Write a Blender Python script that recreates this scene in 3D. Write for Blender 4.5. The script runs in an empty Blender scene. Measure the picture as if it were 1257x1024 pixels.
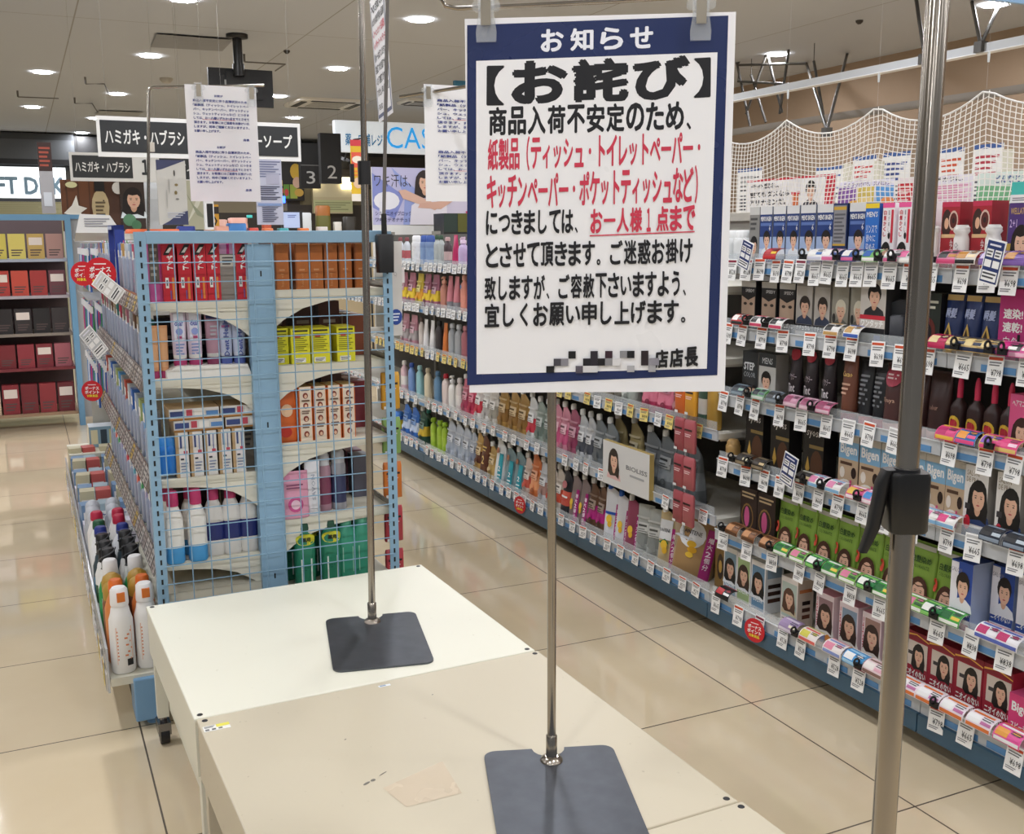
import bpy, math, random
import numpy as np
from mathutils import Vector, Matrix
random.seed(7)
PI = math.pi
SC = bpy.context.scene
COL = SC.collection

# ------------------------------------------------------------------ camera
CF, CYAW, CPIT, CROLL, CH = 1273.3, 25.046, 9.843, -0.316, 1.3
_y, _p, _r = map(math.radians, (CYAW, CPIT, CROLL))
FW = Vector((math.sin(_y)*math.cos(_p), math.cos(_y)*math.cos(_p), -math.sin(_p)))
_rt = Vector((math.cos(_y), -math.sin(_y), 0)); _up = _rt.cross(FW)
RT = _rt*math.cos(_r) + _up*math.sin(_r); UP = -_rt*math.sin(_r) + _up*math.cos(_r)
EYE = Vector((0, 0, CH))
def ray(x, y): return (FW*CF + RT*(x-628.5) - UP*(y-512)).normalized()
def onZ(x, y, z): d = ray(x, y); return EYE + d*((z-CH)/d.z)
def onX(x, y, X): d = ray(x, y); return EYE + d*(X/d.x)
def onY(x, y, Y): d = ray(x, y); return EYE + d*(Y/d.y)
cam = bpy.data.cameras.new('camera'); co = bpy.data.objects.new('camera', cam); COL.objects.link(co)
co.matrix_world = Matrix.Translation(EYE) @ Matrix((RT, UP, -FW)).transposed().to_4x4()
cam.sensor_width = 36; cam.lens = CF*36/1257; cam.clip_start = .05
SC.camera = co

# ------------------------------------------------------------------ materials
MATS = {}
def lin(h):
    c = [int(h[i:i+2], 16)/255 for i in (0, 2, 4)]
    return tuple(v/12.92 if v <= .04045 else ((v+.055)/1.055)**2.4 for v in c) + (1,)
def mat(k):
    """'rrggbb' + optional flags: /rNN roughness, /m metal, /aNN alpha, /eNN emission, /n surface mottling"""
    if not isinstance(k, str): return k
    if k in MATS: return MATS[k]
    f = k.split('/'); m = bpy.data.materials.new('surface_'+k.replace('/', '_')); m.use_nodes = True
    nt = m.node_tree; b = nt.nodes['Principled BSDF']
    c = lin(f[0]); b.inputs['Base Color'].default_value = c
    r = .42
    for g in f[1:]:
        if g[0] == 'r': r = int(g[1:])/100
        elif g[0] == 'm': b.inputs['Metallic'].default_value = 1
        elif g[0] == 'a': b.inputs['Alpha'].default_value = int(g[1:])/100
        elif g[0] == 'e':
            b.inputs['Emission Color'].default_value = c; b.inputs['Emission Strength'].default_value = float(g[1:])
    nz = nt.nodes.new('ShaderNodeTexNoise'); nz.inputs['Scale'].default_value = 14; nz.inputs['Detail'].default_value = 2
    tc = nt.nodes.new('ShaderNodeTexCoord'); nt.links.new(tc.outputs['Object'], nz.inputs['Vector'])
    mr = nt.nodes.new('ShaderNodeMapRange'); mr.inputs['To Min'].default_value = max(.03, r-.08); mr.inputs['To Max'].default_value = r+.1
    nt.links.new(nz.outputs[0], mr.inputs['Value']); nt.links.new(mr.outputs[0], b.inputs['Roughness'])
    if 'n' in f[1:]:
        mx = nt.nodes.new('ShaderNodeMix'); mx.data_type = 'RGBA'
        mx.inputs['A'].default_value = c; mx.inputs['B'].default_value = tuple(v*.62 for v in c[:3])+(1,)
        r2 = nt.nodes.new('ShaderNodeMapRange'); r2.inputs['From Min'].default_value = .5; r2.inputs['From Max'].default_value = .8
        nt.links.new(nz.outputs[0], r2.inputs['Value']); nt.links.new(r2.outputs[0], mx.inputs['Factor']); nt.links.new(mx.outputs['Result'], b.inputs['Base Color'])
    MATS[k] = m
    return m

def tile_material():
    m = bpy.data.materials.new('polished_floor_tile'); m.use_nodes = True; nt = m.node_tree; N = nt.nodes; L = nt.links
    b = N['Principled BSDF']; geo = N.new('ShaderNodeNewGeometry'); sep = N.new('ShaderNodeSeparateXYZ'); L.new(geo.outputs['Position'], sep.inputs[0])
    def ma(op, a, bb=None, c=None):
        n = N.new('ShaderNodeMath'); n.operation = op
        for i, v in enumerate((a, bb, c)):
            if v is None: continue
            if isinstance(v, (int, float)): n.inputs[i].default_value = v
            else: L.new(v, n.inputs[i])
        return n.outputs[0]
    def line(ax, off, per, w):
        u = ma('DIVIDE', ma('SUBTRACT', sep.outputs[ax], off), per)
        f = ma('ABSOLUTE', ma('SUBTRACT', ma('FRACT', ma('ADD', u, .5)), .5))
        return ma('LESS_THAN', f, w/per), ma('FLOOR', u)
    lx, ix = line(0, 1.771, .788, .0022); ly, iy = line(1, 2.805, .6, .0022)
    gr = ma('MAXIMUM', lx, ly)
    nz = N.new('ShaderNodeTexNoise'); nz.inputs['Scale'].default_value = 2.2; nz.inputs['Detail'].default_value = 5
    L.new(geo.outputs['Position'], nz.inputs['Vector'])
    rp = N.new('ShaderNodeValToRGB'); L.new(nz.outputs[0], rp.inputs[0])
    rp.color_ramp.elements[0].position = .3; rp.color_ramp.elements[1].position = .75
    rp.color_ramp.elements[0].color = lin('d8c6a6'); rp.color_ramp.elements[1].color = lin('e3d3b5')
    mx = N.new('ShaderNodeMix'); mx.data_type = 'RGBA'; L.new(gr, mx.inputs['Factor']); L.new(rp.outputs[0], mx.inputs['A'])
    mx.inputs['B'].default_value = lin('54483a'); L.new(mx.outputs['Result'], b.inputs['Base Color'])
    ro = ma('MULTIPLY_ADD', gr, .5, .07); L.new(ro, b.inputs['Roughness']); b.inputs['Specular IOR Level'].default_value = .6
    b.inputs['Coat Weight'].default_value = .35; b.inputs['Coat Roughness'].default_value = .02
    n2 = N.new('ShaderNodeTexNoise'); n2.inputs['Scale'].default_value = 9; L.new(geo.outputs['Position'], n2.inputs['Vector'])
    bp = N.new('ShaderNodeBump'); bp.inputs['Strength'].default_value = .02; bp.inputs['Distance'].default_value = .02; L.new(n2.outputs[0], bp.inputs['Height'])
    L.new(bp.outputs[0], b.inputs['Normal'])
    return m
def ceiling_material():
    m = bpy.data.materials.new('ceiling_board'); m.use_nodes = True; nt = m.node_tree; N = nt.nodes; L = nt.links
    b = N['Principled BSDF']; b.inputs['Roughness'].default_value = .9
    geo = N.new('ShaderNodeNewGeometry'); br = N.new('ShaderNodeTexBrick'); br.inputs['Scale'].default_value = 1
    br.offset = 0; br.inputs['Brick Width'].default_value = 1.82; br.inputs['Row Height'].default_value = 9.1; br.inputs['Mortar Size'].default_value = .006
    br.inputs['Color1'].default_value = lin('b8bbc0'); br.inputs['Color2'].default_value = lin('b5b8bd'); br.inputs['Mortar'].default_value = lin('93908c')
    mp = N.new('ShaderNodeMapping'); mp.inputs['Location'].default_value = (1.3, 0, 0); L.new(geo.outputs['Position'], mp.inputs[0]); L.new(mp.outputs[0], br.inputs['Vector'])
    L.new(br.outputs['Color'], b.inputs['Base Color'])
    return m
def worn_paint(name, base, dirt):
    m = bpy.data.materials.new(name); m.use_nodes = True; nt = m.node_tree; N = nt.nodes; L = nt.links; b = N['Principled BSDF']
    tc = N.new('ShaderNodeTexCoord'); nz = N.new('ShaderNodeTexNoise'); nz.inputs['Scale'].default_value = 60; nz.inputs['Detail'].default_value = 6
    L.new(tc.outputs['Object'], nz.inputs['Vector'])
    rp = N.new('ShaderNodeValToRGB'); rp.color_ramp.elements[0].position = .70; rp.color_ramp.elements[1].position = .80
    rp.color_ramp.elements[0].color = lin(base); rp.color_ramp.elements[1].color = lin(dirt)
    L.new(nz.outputs[0], rp.inputs[0]); L.new(rp.outputs[0], b.inputs['Base Color']); b.inputs['Roughness'].default_value = .38
    return m
def brushed(name, c, r):
    m = bpy.data.materials.new(name); m.use_nodes = True; nt = m.node_tree; N = nt.nodes; L = nt.links; b = N['Principled BSDF']
    b.inputs['Metallic'].default_value = 1; tc = N.new('ShaderNodeTexCoord'); nz = N.new('ShaderNodeTexNoise'); nz.inputs['Scale'].default_value = 25; nz.inputs['Detail'].default_value = 8
    mp = N.new('ShaderNodeMapping'); mp.inputs['Scale'].default_value = (1, 1, .1); L.new(tc.outputs['Object'], mp.inputs[0]); L.new(mp.outputs[0], nz.inputs['Vector'])
    rp = N.new('ShaderNodeValToRGB'); cc = lin(c); rp.color_ramp.elements[0].color = tuple(v*.6 for v in cc[:3])+(1,); rp.color_ramp.elements[1].color = cc
    L.new(nz.outputs[0], rp.inputs[0]); L.new(rp.outputs[0], b.inputs['Base Color']); b.inputs['Roughness'].default_value = r
    return m
STEEL = brushed('stainless_tube', 'b3aba0', .2); PLATE = brushed('dark_steel_plate', '6d7178', .42)

# ------------------------------------------------------------------ text glyph cache
TC = {}
def glyphs(s, bold=0.0, res=2):
    k = (s, bold, res)
    if k in TC: return TC[k]
    cu = bpy.data.curves.new('t', 'FONT'); cu.body = s; cu.resolution_u = res; cu.fill_mode = 'FRONT'
    o = bpy.data.objects.new('t', cu); COL.objects.link(o)
    me = bpy.data.meshes.new_from_object(o.evaluated_get(bpy.context.evaluated_depsgraph_get()))
    v = [(a.co.x, a.co.y) for a in me.vertices]; f = [tuple(p.vertices) for p in me.polygons]
    bpy.data.meshes.remove(me); bpy.data.objects.remove(o); bpy.data.curves.remove(cu)
    if v and bold > 0:
        n0, v0, f0 = len(v), list(v), list(f); v = []; f = []
        for i in range(6):
            a = 2*PI*i/6; v += [(x+bold*1.15*math.cos(a), y+bold*1.15*math.sin(a), i*1.5e-5) for x, y in v0]; f += [tuple(q+i*n0 for q in p) for p in f0]
    if v:
        x0 = min(a[0] for a in v); x1 = max(a[0] for a in v); y0 = min(a[1] for a in v); y1 = max(a[1] for a in v)
        v = [((a[0]-x0)/(x1-x0+1e-9), (a[1]-y0)/(y1-y0+1e-9), a[2] if len(a) > 2 else 0) for a in v]
    TC[k] = (v, f)
    return TC[k]

# ------------------------------------------------------------------ mesh builder
class Fr:   # a flat frame: origin, u, v, normal
    def __init__(s, o, u, v, n=None): s.o = Vector(o); s.u = Vector(u); s.v = Vector(v); s.n = (Vector(n) if n else s.u.cross(s.v).normalized())
    def __call__(s, a, b, off=0): return s.o + s.u*a + s.v*b + s.n*off
class MB:
    def __init__(s): s.V = []; s.F = []; s.M = []; s.S = []; s.mats = []
    def mi(s, m):
        if m not in s.mats: s.mats.append(m)
        return s.mats.index(m)
    def poly(s, pts, m, smooth=False):
        n = len(s.V); s.V += [tuple(p) for p in pts]; s.F.append(tuple(range(n, n+len(pts)))); s.M.append(s.mi(m)); s.S.append(smooth)
    def mesh(s, V, F, m, smooth=False):
        n = len(s.V); s.V += [tuple(p) for p in V]; i = s.mi(m)
        for f in F: s.F.append(tuple(n+a for a in f)); s.M.append(i); s.S.append(smooth)
    def box(s, x0, x1, y0, y1, z0, z1, m, side=None, top=None, front=None):
        P = [(x0,y0,z0),(x1,y0,z0),(x1,y1,z0),(x0,y1,z0),(x0,y0,z1),(x1,y0,z1),(x1,y1,z1),(x0,y1,z1)]
        FF = [((0,3,2,1), m), ((4,5,6,7), top or m), ((0,1,5,4), front or m), ((2,3,7,6), m), ((1,2,6,5), side or m), ((3,0,4,7), side or m)]
        n = len(s.V); s.V += P
        for f, mm in FF: s.F.append(tuple(n+a for a in f)); s.M.append(s.mi(mm)); s.S.append(False)
    def loft(s, rings, m, n=16, cap=True, smooth=True, cx=0, cy=0):
        """rings: (z, rx, ry, power, [dx], [dy])"""
        V = []
        for R in rings:
            z, rx, ry, p = R[:4]; dx = R[4] if len(R) > 4 else 0; dy = R[5] if len(R) > 5 else 0
            for i in range(n):
                a = 2*PI*(i+.5)/n; c, q = math.cos(a), math.sin(a)
                V.append((cx+dx+rx*math.copysign(abs(c)**(2/p), c), cy+dy+ry*math.copysign(abs(q)**(2/p), q), z))
        F = []
        for k in range(len(rings)-1):
            for i in range(n):
                j = (i+1) % n; F.append((k*n+i, k*n+j, (k+1)*n+j, (k+1)*n+i))
        mm = m if isinstance(m, list) else None
        if mm:
            base = len(s.V); s.V += V
            for q, f in enumerate(F): s.F.append(tuple(base+a for a in f)); s.M.append(s.mi(mm[min(q//n, len(mm)-1)])); s.S.append(smooth)
        else: s.mesh(V, F, m, smooth)
        if cap:
            c0 = mm[0] if mm else m; c1 = mm[-1] if mm else m
            s.poly([V[i] for i in range(n)][::-1], c0); s.poly([V[(len(rings)-1)*n+i] for i in range(n)], c1)
    def tube(s, pts, r, m, n=8, cap=True):
        pts = [Vector(p) for p in pts]; V = []; prev = None
        for i, p in enumerate(pts):
            t = (pts[min(i+1, len(pts)-1)]-pts[max(i-1, 0)]).normalized()
            if prev is None:
                a = Vector((0,0,1)) if abs(t.z) < .9 else Vector((1,0,0)); prev = t.cross(a).normalized()
            e = (prev - t*prev.dot(t)).normalized(); prev = e; g = t.cross(e); rr = r[i] if isinstance(r, (list, tuple)) else r
            for k in range(n):
                q = 2*PI*k/n; V.append(p+e*math.cos(q)*rr+g*math.sin(q)*rr)
        F = [(k*n+i, k*n+(i+1)%n, (k+1)*n+(i+1)%n, (k+1)*n+i) for k in range(len(pts)-1) for i in range(n)]
        s.mesh(V, F, m, n > 4)
        if cap: s.poly(V[:n][::-1], m); s.poly(V[-n:], m)
    def prism(s, pts, fr, d, m, edge=None):
        """outline pts (a,b) on frame fr, thickness d along -normal"""
        A = [fr(a, b, 0) for a, b in pts]; B = [fr(a, b, -d) for a, b in pts]
        s.poly(A, m); s.poly(B[::-1], m); k = len(pts)
        for i in range(k): j = (i+1) % k; s.poly([A[j], A[i], B[i], B[j]], edge or m)
    def art(s, fr, W, H, cmds, off=.0004, st=.00012, curve=None):
        """printed surface art in 0..1 coordinates of a W x H patch; curve bends it round"""
        f = curve or fr
        for c in cmds:
            off += st
            if c[0] == 'r': _, x0, y0, x1, y1, m = c; s.poly([f(x0*W, y0*H, off), f(x1*W, y0*H, off), f(x1*W, y1*H, off), f(x0*W, y1*H, off)], m)
            elif c[0] == 'p': s.poly([f(x*W, y*H, off) for x, y in c[1]], c[2])
            elif c[0] == 'e':
                _, cx, cy, rx, ry, m = c; s.poly([f((cx+rx*math.cos(2*PI*i/14))*W, (cy+ry*math.sin(2*PI*i/14))*H, off) for i in range(14)], m)
            elif c[0] == 't':
                t, x0, y0, x1, y1, m = c[1:7]; v, F = glyphs(t, c[7] if len(c) > 7 else 0, c[8] if len(c) > 8 else 1)
                s.mesh([f((x0+(x1-x0)*a)*W, (y0+(y1-y0)*b)*H, off+e) for a, b, e in v], F, m)
            elif c[0] == 'tc':   # a column of upright characters
                t, x0, y0, x1, y1, m = c[1:7]; N = len(t)
                for i, ch in enumerate(t):
                    v, F = glyphs(ch, c[7] if len(c) > 7 else 0, 1); ya = y1-(y1-y0)*(i+.92)/N; yb = y1-(y1-y0)*(i+.08)/N
                    if ch == 'ー': xa, xb = x0+(x1-x0)*.42, x0+(x1-x0)*.58; s.poly([f(xa*W, ya*H, off), f(xb*W, ya*H, off), f(xb*W, yb*H, off), f(xa*W, yb*H, off)], m); continue
                    s.mesh([f((x0+(x1-x0)*a)*W, (ya+(yb-ya)*b)*H, off+e) for a, b, e in v], F, m)
            elif c[0] == 'tv':   # text running upwards
                t, x0, y0, x1, y1, m = c[1:7]; v, F = glyphs(t, c[7] if len(c) > 7 else 0, 1)
                s.mesh([f((x1-(x1-x0)*b)*W, (y0+(y1-y0)*a)*H, off+e) for a, b, e in v], F, m)
            elif c[0] == 'lines':   # rows of small print
                _, x0, y0, x1, y1, n, m = c
                for i in range(n):
                    q = y1-(y1-y0)*(i+.5)/n; h = (y1-y0)/n*.24; e = x1-(x1-x0)*((i*37) % 5)*.07
                    s.poly([f(x0*W, (q-h)*H, off), f(e*W, (q-h)*H, off), f(e*W, (q+h)*H, off), f(x0*W, (q+h)*H, off)], m)
            elif c[0] == 'face':    # printed portrait: cx, cy, height, hair, long?, shirt
                _, cx, cy, h, hair, lg, shirt = c; a = H/W; sk = 'e3b79c'
                def E(x, y, rx, ry, m, o): s.poly([f((cx+(x+rx*math.cos(2*PI*i/14))*h*a)*W, (cy+(y+ry*math.sin(2*PI*i/14))*h)*H, o) for i in range(14)], m)
                if shirt: s.poly([f((cx+x*h*a)*W, (cy+y*h)*H, off) for x, y in ((-.42,-.55),(.42,-.55),(.36,-.36),(.14,-.24),(-.14,-.24),(-.36,-.36))], shirt)
                if lg: E(-.02, .06, .30, .36, hair, off+.00004); s.poly([f((cx+x*h*a)*W, (cy+y*h)*H, off+.00005) for x, y in ((-.32,.05),(-.36,-.34),(-.22,-.46),(.1,-.42),(.3,-.5),(.33,-.2),(.28,.05))], hair)
                E(0, -.2, .1, .16, 'd6a68a', off+.00008); E(0, .14, .27, .30, hair, off+.0001); E(.01, .03, .2, .27, sk, off+.00014)
                s.poly([f((cx+x*h*a)*W, (cy+y*h)*H, off+.00018) for x, y in ((-.24,.1),(-.2,.3),(0,.38),(.2,.3),(.24,.08),(.13,.2),(-.02,.17),(-.14,.2))], hair)
                for ex in (-.08, .1): E(ex, .04, .032, .014, '2c201c', off+.0002); E(ex, .085, .045, .008, hair, off+.0002)
                E(.015, -.05, .014, .02, 'c8937a', off+.0002); E(.01, -.12, .055, .018, 'c05a5c', off+.0002)
    def build(s, name, parent=None, bevel=0, me_only=False, merge=False):
        me = bpy.data.meshes.new(name); me.from_pydata(s.V, [], s.F)
        for m in s.mats: me.materials.append(mat(m))
        me.polygons.foreach_set('material_index', s.M); me.polygons.foreach_set('use_smooth', s.S); me.update()
        if me_only: return me
        return link(name, me, parent, bevel)
def link(name, me, parent=None, bevel=0):
    o = bpy.data.objects.new(name, me); COL.objects.link(o)
    if parent: o.parent = parent
    if bevel:
        b = o.modifiers.new('soft_edges', 'BEVEL'); b.width = bevel; b.segments = 2; b.limit_method = 'ANGLE'
    return o
def tag(o, label=None, cat=None, group=None, kind=None):
    if label: o['label'] = label
    if cat: o['category'] = cat
    if group: o['group'] = group
    if kind: o['kind'] = kind
    return o
def empty(name, loc=(0,0,0), rz=0, label=None, cat=None, group=None):
    o = bpy.data.objects.new(name, None); COL.objects.link(o); o.location = loc; o.rotation_euler = (0, 0, rz); o.empty_display_size = .05
    return tag(o, label, cat, group)
def struct(name, mb): o = mb.build(name); o['kind'] = 'structure'; return o

# ------------------------------------------------------------------ product prototypes: [(part name, mesh)]
class Proto:
    def __init__(s, name, cat, parts, desc):
        s.name, s.cat, s.parts, s.desc = name, cat, parts, desc
        V = [v.co for _, me in parts[:1] for v in me.vertices]; s.w = 2*max(abs(v.x) for v in V); s.y0 = min(v.y for v in V); s.y1 = max(v.y for v in V)
def F_front(w, h): return Fr((-w/2, 0, 0), (1,0,0), (0,0,1), (0,-1,0))
def p_box(name, w, d, h, col, desc, art=(), side=None, top=None, sideart=(), cat='box', toptab=None):
    b = MB(); b.box(-w/2, w/2, 0, d, 0, h, col, side=side, top=top)
    b.art(F_front(w, h), w, h, art)
    if sideart: b.art(Fr((w/2, 0, 0), (0,1,0), (0,0,1), (1,0,0)), d, h, sideart)
    if toptab: b.box(-w/2, w/2, .002, .004, h, h+toptab[0], toptab[1])
    return Proto(name, cat, [(name, b.build(name, me_only=True))], desc)
def p_pouch(w, h, col, desc, cap='e8e8e6', art=(), lean=0, band=None, spout=True, name='refill_pouch', t=.035):
    """standing refill pouch with a spout at the top corner"""
    b = MB(); R = []; sh = w*.5
    for z, rx, ry, p in ((0, .47, .85, 4), (.03, .5, 1, 4), (.25, .5, .86, 3.4), (.55, .5, .55, 3), (.78, .5, .3, 2.6), (.86, .45 if spout else .5, .18, 2.4), (.95, .30 if spout else .5, .08, 2.2), (1, .2 if spout else .5, .04, 2)):
        k = (.5-rx)*w*.9 if spout else 0
        R.append((z*h, rx*w, ry*t, p, -k))
    b.loft(R, [col]*2+([band or col])+[col]*5, n=18)
    # print follows the bulge of the front
    zs = [r[0] for r in R]
    def bend(x, z, off):
        z = min(max(z, 0), h*.97); i = max(k for k in range(len(zs)) if zs[k] <= z); i = min(i, len(zs)-2); q = (z-zs[i])/(zs[i+1]-zs[i])
        ry = R[i][2]*(1-q)+R[i+1][2]*q; rx = R[i][1]*(1-q)+R[i+1][1]*q; pw = R[i][3]; xx = x-w/2
        return Vector((xx, -ry*(max(0, 1-min(1, abs(xx/rx))**pw))**(1/pw)-off*3-.0012, z))
    A = []
    for c in art:   # wide flat patches are cut into strips so that they follow the bulge
        if c[0] == 'r':
            for i in range(8):
                for j in range(3): A.append(('r', c[1]+(c[3]-c[1])*i/8, c[2]+(c[4]-c[2])*j/3, c[1]+(c[3]-c[1])*(i+1)/8, c[2]+(c[4]-c[2])*(j+1)/3, c[5]))
        else: A.append(c)
    b.art(None, w, h, A, off=.0003, st=.00005, curve=bend)
    parts = [('pouch', b.build('pouch', me_only=True))]
    if spout and cap:
        c = MB(); x = -.27*w; c.loft([(h*.985, .012, .012, 2), (h*.985+.006, .0125, .0125, 2), (h+.018, .0115, .0115, 2), (h+.021, .008, .008, 2)], cap, n=12, cx=x); parts.append(('screw_cap', c.build('screw_cap', me_only=True)))
    return Proto(name, 'pouch', parts, desc)
def p_bottle(r, h, col, desc, cap='f2f2f0', neck=.3, capr=.45, caph=.12, sq=.62, p=2.6, label=None, kind='cap', name='bottle', art=(), liquid=None):
    """shouldered bottle with its closure: cap, pump, trigger or ribbed cap"""
    b = MB(); H = h*(1-caph); c2 = liquid or col
    b.loft([(0, r*.88, r*.88*sq, p), (.006, r, r*sq, p), (H*.28, r, r*sq, p), (H*.6, r, r*sq, p), (H*.78, r*.98, r*sq*.98, p), (H*.88, r*.8, r*sq*.85, 2.4), (H*.95, r*neck*1.25, r*neck*1.1, 2), (H, r*neck, r*neck, 2)],
           [c2, c2, label or c2, col, col, col, col], n=18)
    def wrap(x, z, off):
        a = (x/(2*r)-.5)*PI*.9; return Vector((r*math.sin(a), -(r*sq*math.copysign(abs(math.cos(a))**.75, 1)+.0012+off), z))
    if art: b.art(None, 2*r, H, art, curve=wrap)
    parts = [('bottle_body', b.build('bottle_body', me_only=True))]; c = MB(); cr = r*capr
    if kind == 'cap': c.loft([(H-.002, cr, cr, 2), (H+.004, cr*1.03, cr*1.03, 2), (h-.006, cr*.96, cr*.96, 2), (h, cr*.75, cr*.75, 2)], cap, n=14)
    elif kind == 'dome': c.loft([(H-.002, cr, cr, 2), (H+(h-H)*.5, cr*1.02, cr*1.02, 2), (H+(h-H)*.8, cr*.85, cr*.85, 2), (h, cr*.35, cr*.35, 2)], cap, n=14)
    elif kind == 'pump':
        c.loft([(H-.002, cr, cr, 2), (H+.014, cr, cr, 2), (H+.018, cr*.4, cr*.4, 2), (h-.014, cr*.35, cr*.35, 2), (h-.012, cr*.7, cr*.7, 2), (h, cr*.7, cr*.7, 2)], cap, n=12)
        c.tube([(0, 0, h-.007), (-.028, 0, h-.008), (-.036, 0, h-.014)], .005, cap, n=8)
    elif kind == 'spiral':
        c.loft([(H-.002, cr, cr, 2), (h-.004, cr*.95, cr*.95, 2), (h, cr*.7, cr*.7, 2)], cap, n=12)
        for q in (0, PI):
            c.tube([(cr*1.02*math.cos(q+a*.9), cr*1.02*math.sin(q+a*.9), H+(h-H)*a/7) for a in np.linspace(0, 7, 20)], .0022, '55585c', n=5)
    parts.append(('cap' if kind != 'pump' else 'pump', c.build('cap' if kind != 'pump' else 'pump', me_only=True)))
    return Proto(name, 'bottle', parts, desc)
def p_tube(w, h, col, desc, cap, art=(), caph=.14, name='squeeze_tube', box_card=None, label=None):
    """squeeze tube standing on its cap, crimped at the top"""
    b = MB(); z0 = h*caph
    b.loft([(z0, w*.42, w*.42, 2), (z0+.01, w*.44, w*.42, 2), (z0+(h-z0)*.5, w*.47, w*.3, 2), (h*.95, w*.5, w*.05, 2), (h*.955, w*.5, .0015, 3), (h, w*.5, .0015, 3)], [col, label or col, label or col, col, col], n=16)
    def wrap(x, z, off):
        z = min(max(z, z0), h); q = (z-z0)/(h-z0); ry = w*(.43-.40*q*q); rx = w*(.44+.06*q); xx = (x-w/2)*.92
        return Vector((xx, -ry*math.sqrt(max(0, 1-(xx/rx)**2))-.0014-off, z))
    if art: b.art(None, w, h, art, curve=wrap)
    c = MB(); c.loft([(0, w*.4, w*.4, 2), (.003, w*.43, w*.43, 2), (z0-.001, w*.44, w*.44, 2)], cap, n=16)
    return Proto(name, 'tube', [('tube_body', b.build('tube_body', me_only=True)), ('cap', c.build('cap', me_only=True))], desc)
def p_can(r, h, col, desc, cap, label=None, name='spray_can', art=()):
    b = MB(); H = h*.8
    b.loft([(0, r*.94, r*.94, 2), (.004, r, r, 2), (H*.15, r, r, 2), (H*.75, r, r, 2), (H*.92, r, r, 2), (H, r*.82, r*.82, 2)], [col, col, label or col, col, col], n=20)
    def wrap(x, z, off):
        a = (x/(2*r)-.5)*PI*.9; return Vector(((r+.0008+off)*math.sin(a), -(r+.0008+off)*math.cos(a), z))
    if art: b.art(None, 2*r, H, art, curve=wrap)
    c = MB(); c.loft([(H-.002, r*.86, r*.86, 2), (h-.008, r*.84, r*.84, 2), (h, r*.6, r*.6, 2)], cap, n=18)
    return Proto(name, 'can', [('can_body', b.build('can_body', me_only=True)), ('cap', c.build('cap', me_only=True))], desc)
def p_blister(w, h, card, bub, desc, name='blister_pack', art=(), t=.016, hook=True, item=None):
    """hanging card with a clear bubble over the goods"""
    b = MB(); fr = F_front(w, h); b.prism([(0,0),(w,0),(w,h*.93),(w*.6,h),(w*.4,h),(0,h*.93)], Fr((-w/2, .001, 0), (1,0,0), (0,0,1), (0,-1,0)), .0012, card); b.art(fr, w, h, art)
    parts = [('backing_card', b.build('backing_card', me_only=True))]
    g = MB(); g.loft([(h*.06, w*.3, t*.5, 4), (h*.1, w*.34, t*.7, 4), (h*.66, w*.34, t*.7, 4), (h*.7, w*.28, t*.4, 4)], item or bub, n=12, cy=-t*.5); parts.append(('packed_item', g.build('packed_item', me_only=True)))
    return Proto(name, 'pack', parts, desc)
def p_brush(col, desc):
    b = MB(); b.tube([(0, -.004, .004), (.001, -.004, .09), (0, -.004, .15), (0, -.004, .185)], [.0045, .0055, .003, .004], col, n=7); b.box(-.0045, .0045, -.014, -.004, .155, .183, 'f4f4f4')
    c = MB(); c.prism([(0,0),(.026,0),(.026,.205),(0,.205)], Fr((-.013, .0015, 0), (1,0,0), (0,0,1), (0,-1,0)), .001, 'aebccc'); c.art(F_front(.026, .205), .026, .205, [('r', 0, .86, 1, 1, col), ('lines', .1, .05, .9, .3, 4, '5d77a8')])
    return Proto('toothbrush', 'toothbrush', [('brush', b.build('brush', me_only=True)), ('backing_card', c.build('backing_card', me_only=True))], desc)

# ------------------------------------------------------------------ placing and labelling
ITEMS = []; LANES = {}
def queue(shelf, pr, y, X, dx, z, where, desc, k): LANES.setdefault((shelf, dx >= .09), []).append([y, pr, X, dx, z, where, desc, k])
def lay_out():
    """goods on one shelf stand side by side: crowded rows close up evenly instead of sharing space"""
    for L in LANES.values():
        L.sort(key=lambda t: -t[0]); n = len(L); W = [t[1].w+.0015 for t in L]; f = 1.0
        for a in range(n):   # local crowding decides how much a run must close up
            for q in range(a+1, min(a+7, n)):
                span = L[a][0]-L[q][0]; need = sum(W[a+1:q])+(W[a]+W[q])/2
        F = [1.0]*n
        for a in range(n):
            lo, hi = max(0, a-2), min(n-1, a+2); span = L[lo][0]-L[hi][0]; need = sum(W[lo+1:hi])+(W[lo]+W[hi])/2
            if hi > lo and span < need: F[a] = max(.74, span/need)
        W = [w*q for w, q in zip(W, F)]
        for _ in range(200):
            for a in range(n-1):
                o = (W[a]+W[a+1])/2-(L[a][0]-L[a+1][0])
                if o > 0: L[a][0] += o/2; L[a+1][0] -= o/2
        for t, q in zip(L, F):
            y, pr, X, dx, z, where, desc, k = t; o = put(pr, (X+max(dx, .004-pr.y0), y, z), RZ, where, desc, **k); o.scale = (q*o.scale[0], o.scale[1], o.scale[2])
def put(pr, loc, rz, where, desc=None, tilt=0, scale=1, yaw=0, axis='y', lean=0):
    if len(pr.parts) == 1: o = link(pr.name, pr.parts[0][1])
    else:
        o = bpy.data.objects.new(pr.name, None); COL.objects.link(o); o.empty_display_size = .02
        for n, me in pr.parts: link(n, me, o)
    o.location = loc; o.rotation_euler = (lean, tilt, rz+yaw); o.scale = (scale,)*3
    o['category'] = pr.cat; ITEMS.append((o, desc or pr.desc, where, loc[1] if axis == 'y' else loc[0])); return o
ORD = 'first second third fourth fifth sixth seventh eighth ninth tenth eleventh twelfth thirteenth fourteenth fifteenth sixteenth seventeenth eighteenth nineteenth twentieth'.split()
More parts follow.
